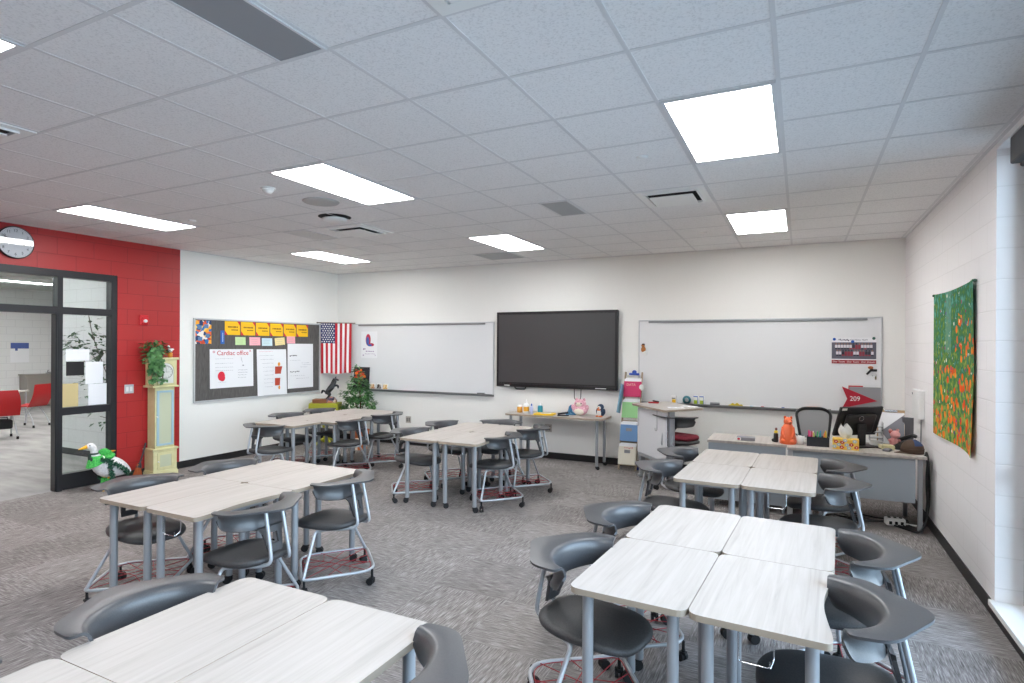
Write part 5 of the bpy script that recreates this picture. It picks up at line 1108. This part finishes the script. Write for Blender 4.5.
b = MB(); b.grid(lambda u, v: (.098 * math.cos(2 * PI * u) * math.cos(v * PI / 2 * .99), .088 * math.sin(2 * PI * u) * math.cos(v * PI / 2 * .99), .045 + .085 * math.sin(v * PI / 2)), 28, 8, mf=lambda i, j: 1 if (6 <= i < 20 and j > 1) else 0); b.lathe([(.0, .0), (.098, 0), (.1, .045)], n=28); b.build('crown', [M('cap_brown', '4f3c30', .85), M('cap_navy', '34486e', .85)], t)
b = MB(); b.grid(lambda u, v: (.07 + .10 * v * math.sin(PI * u), (u - .5) * .17 * (1 - .2 * v), .012 - .012 * v), 14, 5); b.build('brim', M('cap_brown', '4f3c30', .85), t, solid=.005)
for x, y, rz, lab, c in ((.80, 7.10, 12, 'cream note pad on the teacher desk beside the monitor foot', 'e6dcb0'), (.735, 7.36, -8, 'stack of white papers behind the monitor foot', 'e4e4e2')):
    b = MB()
    for k in range(4): b.box((rnd.uniform(-.004, .004), rnd.uniform(-.004, .004), .005 + .01 * k), (.12, .1, .0095), 0, Matrix.Rotation(rnd.uniform(-.05, .05), 3, 'Z'))
    tag(b.build('note_pad', M('pad_' + c, c, .8)), lab, 'paper', (x, y, TZ), rz)
t = thing('paper_rack', 'small wire rack with papers between the monitor and the clipboard', 'rack', (.735, 7.39, TZ + .041), 0)
b = MB()
for k in range(3):
    b.tube([(-.06, -.05, .03 + .06 * k), (.06, -.05, .03 + .06 * k), (.06, .04, .03 + .06 * k), (-.06, .04, .03 + .06 * k)], .003, 6, True)
for x in (-.06, .06):
    for y in (-.05, .04): b.cyl((x, y, 0), (x, y, .2), .003, n=6)
b.build('wire_frame', greym, t)
b = MB()
for k in range(3): b.box((0, -.005, .037 + .06 * k), (.11, .08, .006))
b.build('papers', paper, t)
b = MB(); b.box((0, 0, .012), (.07, .10, .024), .01); tag(b.build('mouse', M('mouse_grey', '75757a', .4)), 'grey computer mouse near the monitor foot', 'mouse', (.79, 6.95, TZ), -20)
b = MB(); b.tube(fillet([(.70, 7.1, TZ + .006), (.80, 7.02, TZ + .006), (.88, 7.12, TZ + .006), (.93, 7.03, TZ + .006)], .05), .004, 6); tag(b.build('phone_cable', black), 'black cable lying across the teacher desk to the phone', 'cable')
# on the sit-stand desk
t = thing('red_stapler', 'red and black pocket knife shaped stapler on the sit-stand desk', 'stapler', (-1.80, 8.05, 1.0), 10); b = MB(); b.box((0, 0, .012), (.14, .035, .022), .008); b.build('base', redp, t); b = MB(); b.box((.03, 0, .03), (.09, .025, .018), .006, Matrix.Rotation(.15, 3, 'Y')); b.build('arm', black, t)
for x, y, rz, lab in ((-1.42, 7.62, 20, 'white sheet on the sit-stand desk, nearer one'), (-1.30, 7.86, -12, 'white sheet on the sit-stand desk beside the whiteboard tray')):
    b = MB(); b.box((0, 0, .0012), (.20, .14, .002)); b.box((-.04, .0, .0025), (.05, .02, .0006), mi=1); b.box((.04, .01, .0025), (.05, .02, .0006), mi=1); tag(b.build('loose_sheet', [paper, inkgrey]), lab, 'paper', (x, y, 1.0), rz, 'sheets on the sit-stand desk')
# cables and power strip by the window wall
t = thing('power_strip', 'white power adapter strip on the carpet under the right end of the teacher desk', 'power strip', (.86, 6.98, 0), 8)
b = MB(); b.box((0, 0, .035), (.17, .1, .07), .012); b.build('housing', white, t); b = MB()
for k in range(3): b.box((-.05 + .05 * k, -.045, .03), (.025, .03, .03), .004); b.box((-.05 + .05 * k, .0, .072), (.024, .03, .012), .003)
b.build('plugs', black, t); b = MB(); b.tube(fillet([(.08, 0, .02), (.16, -.02, .012), (.26, .0, .012), (.36 - .08, .2, .012)], .05), .008, 6); b.build('cord', white, t)
def cable(name, label, pts, r=.006, m=black, cat='cable', grp='floor cables'): b = MB(); b.tube(fillet(pts, .12, 5), r, 6); tag(b.build(name, m), label, cat, None, 0, grp)
q0 = random.Random(21)
for k, lab in enumerate(('black cable hanging from the desk end to the floor, outermost of the bundle', 'black cable of the bundle hanging behind the desk end', 'looped black cable in the bundle at the desk end', 'black cable dropping from the phone behind the desk end', 'dark cable hanging nearest the block wall')):
    x = 1.10 + .010 * k; y = 6.80 + .05 * k; cable('cable', lab, [(x - .02, y, TZ + .01), (x, y, TZ - .05), (x + q0.uniform(-.01, .01), y + q0.uniform(-.06, .06), .5), (x + q0.uniform(-.01, .008), y + q0.uniform(-.06, .06), .25), (x - .02, y - .02, .07), (x - .08, y - .07 - .02 * k, .008), (x - .25, y + .12, .008)], .009, grp='cables at the desk end')
for k, lab in enumerate(('black cable looping on the carpet under the teacher desk', 'long black cable running to the power strip', 'tangled black cable behind the power strip', 'black cable curling beside the right desk leg')):
    y = 7.02 + .07 * k; x0 = .25 + .08 * k; pts = [(x0, y, .007)] + [(x0 + .1 * j, y + q0.uniform(-.09, .09), .007) for j in range(1, 6)] + [(1.0, y + .03, .007)]; cable('cable', lab, pts, .006)
t = thing('cable_brick', 'black power brick on the carpet left of the power strip', 'power brick', (.52, 6.98, 0), 10); b = MB(); b.box((0, 0, .02), (.15, .07, .04), .01); b.build('housing', black, t); b = MB(); b.tube(fillet([(.07, 0, .02), (.13, .02, .008), (.2, -.01, .008)], .03), .005, 6); b.build('cord', black, t)

# ------------------------------------------------------------------ daylight and camera
W = bpy.data.worlds.new('World'); SC.world = W; W.use_nodes = True; nt = W.node_tree
bg = nt.nodes['Background']; tc = nt.nodes.new('ShaderNodeTexCoord'); sp = nt.nodes.new('ShaderNodeSeparateXYZ'); rp = nt.nodes.new('ShaderNodeValToRGB')
nt.links.new(tc.outputs['Generated'], sp.inputs[0]); nt.links.new(sp.outputs[2], rp.inputs[0]); nt.links.new(rp.outputs[0], bg.inputs[0])
rp.color_ramp.elements[0].color = (.74, .86, 1, 1); rp.color_ramp.elements[1].color = (.42, .65, 1, 1); rp.color_ramp.elements[1].position = .9
bg.inputs[1].default_value = 7.8
pl = bpy.data.lights.new('window_portal', 'AREA'); pl.shape = 'RECTANGLE'; pl.size = WZ1 - WZ0; pl.size_y = WY1 - WY0; pl.cycles.is_portal = True
po = bpy.data.objects.new('window_portal', pl); COL.objects.link(po); po.location = (XR + .34, (WY0 + WY1) / 2, (WZ0 + WZ1) / 2); po.rotation_euler = (0, math.radians(90), 0)

cam = bpy.data.cameras.new('camera'); co = bpy.data.objects.new('camera', cam); COL.objects.link(co)
cam.sensor_width = 36; cam.lens = FPX / 1024 * 36; cam.shift_y = SHY / 1024; cam.clip_start = .03; cam.clip_end = 200
mw = Matrix((( _r.x, _u.x, -_w.x, 0), (_r.y, _u.y, -_w.y, 0), (_r.z, _u.z, -_w.z, HC), (0, 0, 0, 1))); co.matrix_world = mw
SC.camera = co
SC.view_settings.view_transform = 'Standard'; SC.view_settings.look = 'None'; SC.view_settings.gamma = 1; SC.view_settings.use_curve_mapping = False
SC.view_settings.exposure = .73
SC.cycles.use_denoising = True; SC.cycles.max_bounces = 18; SC.cycles.diffuse_bounces = 16; SC.cycles.transparent_max_bounces = 12; SC.cycles.caustics_reflective = False; SC.cycles.caustics_refractive = False
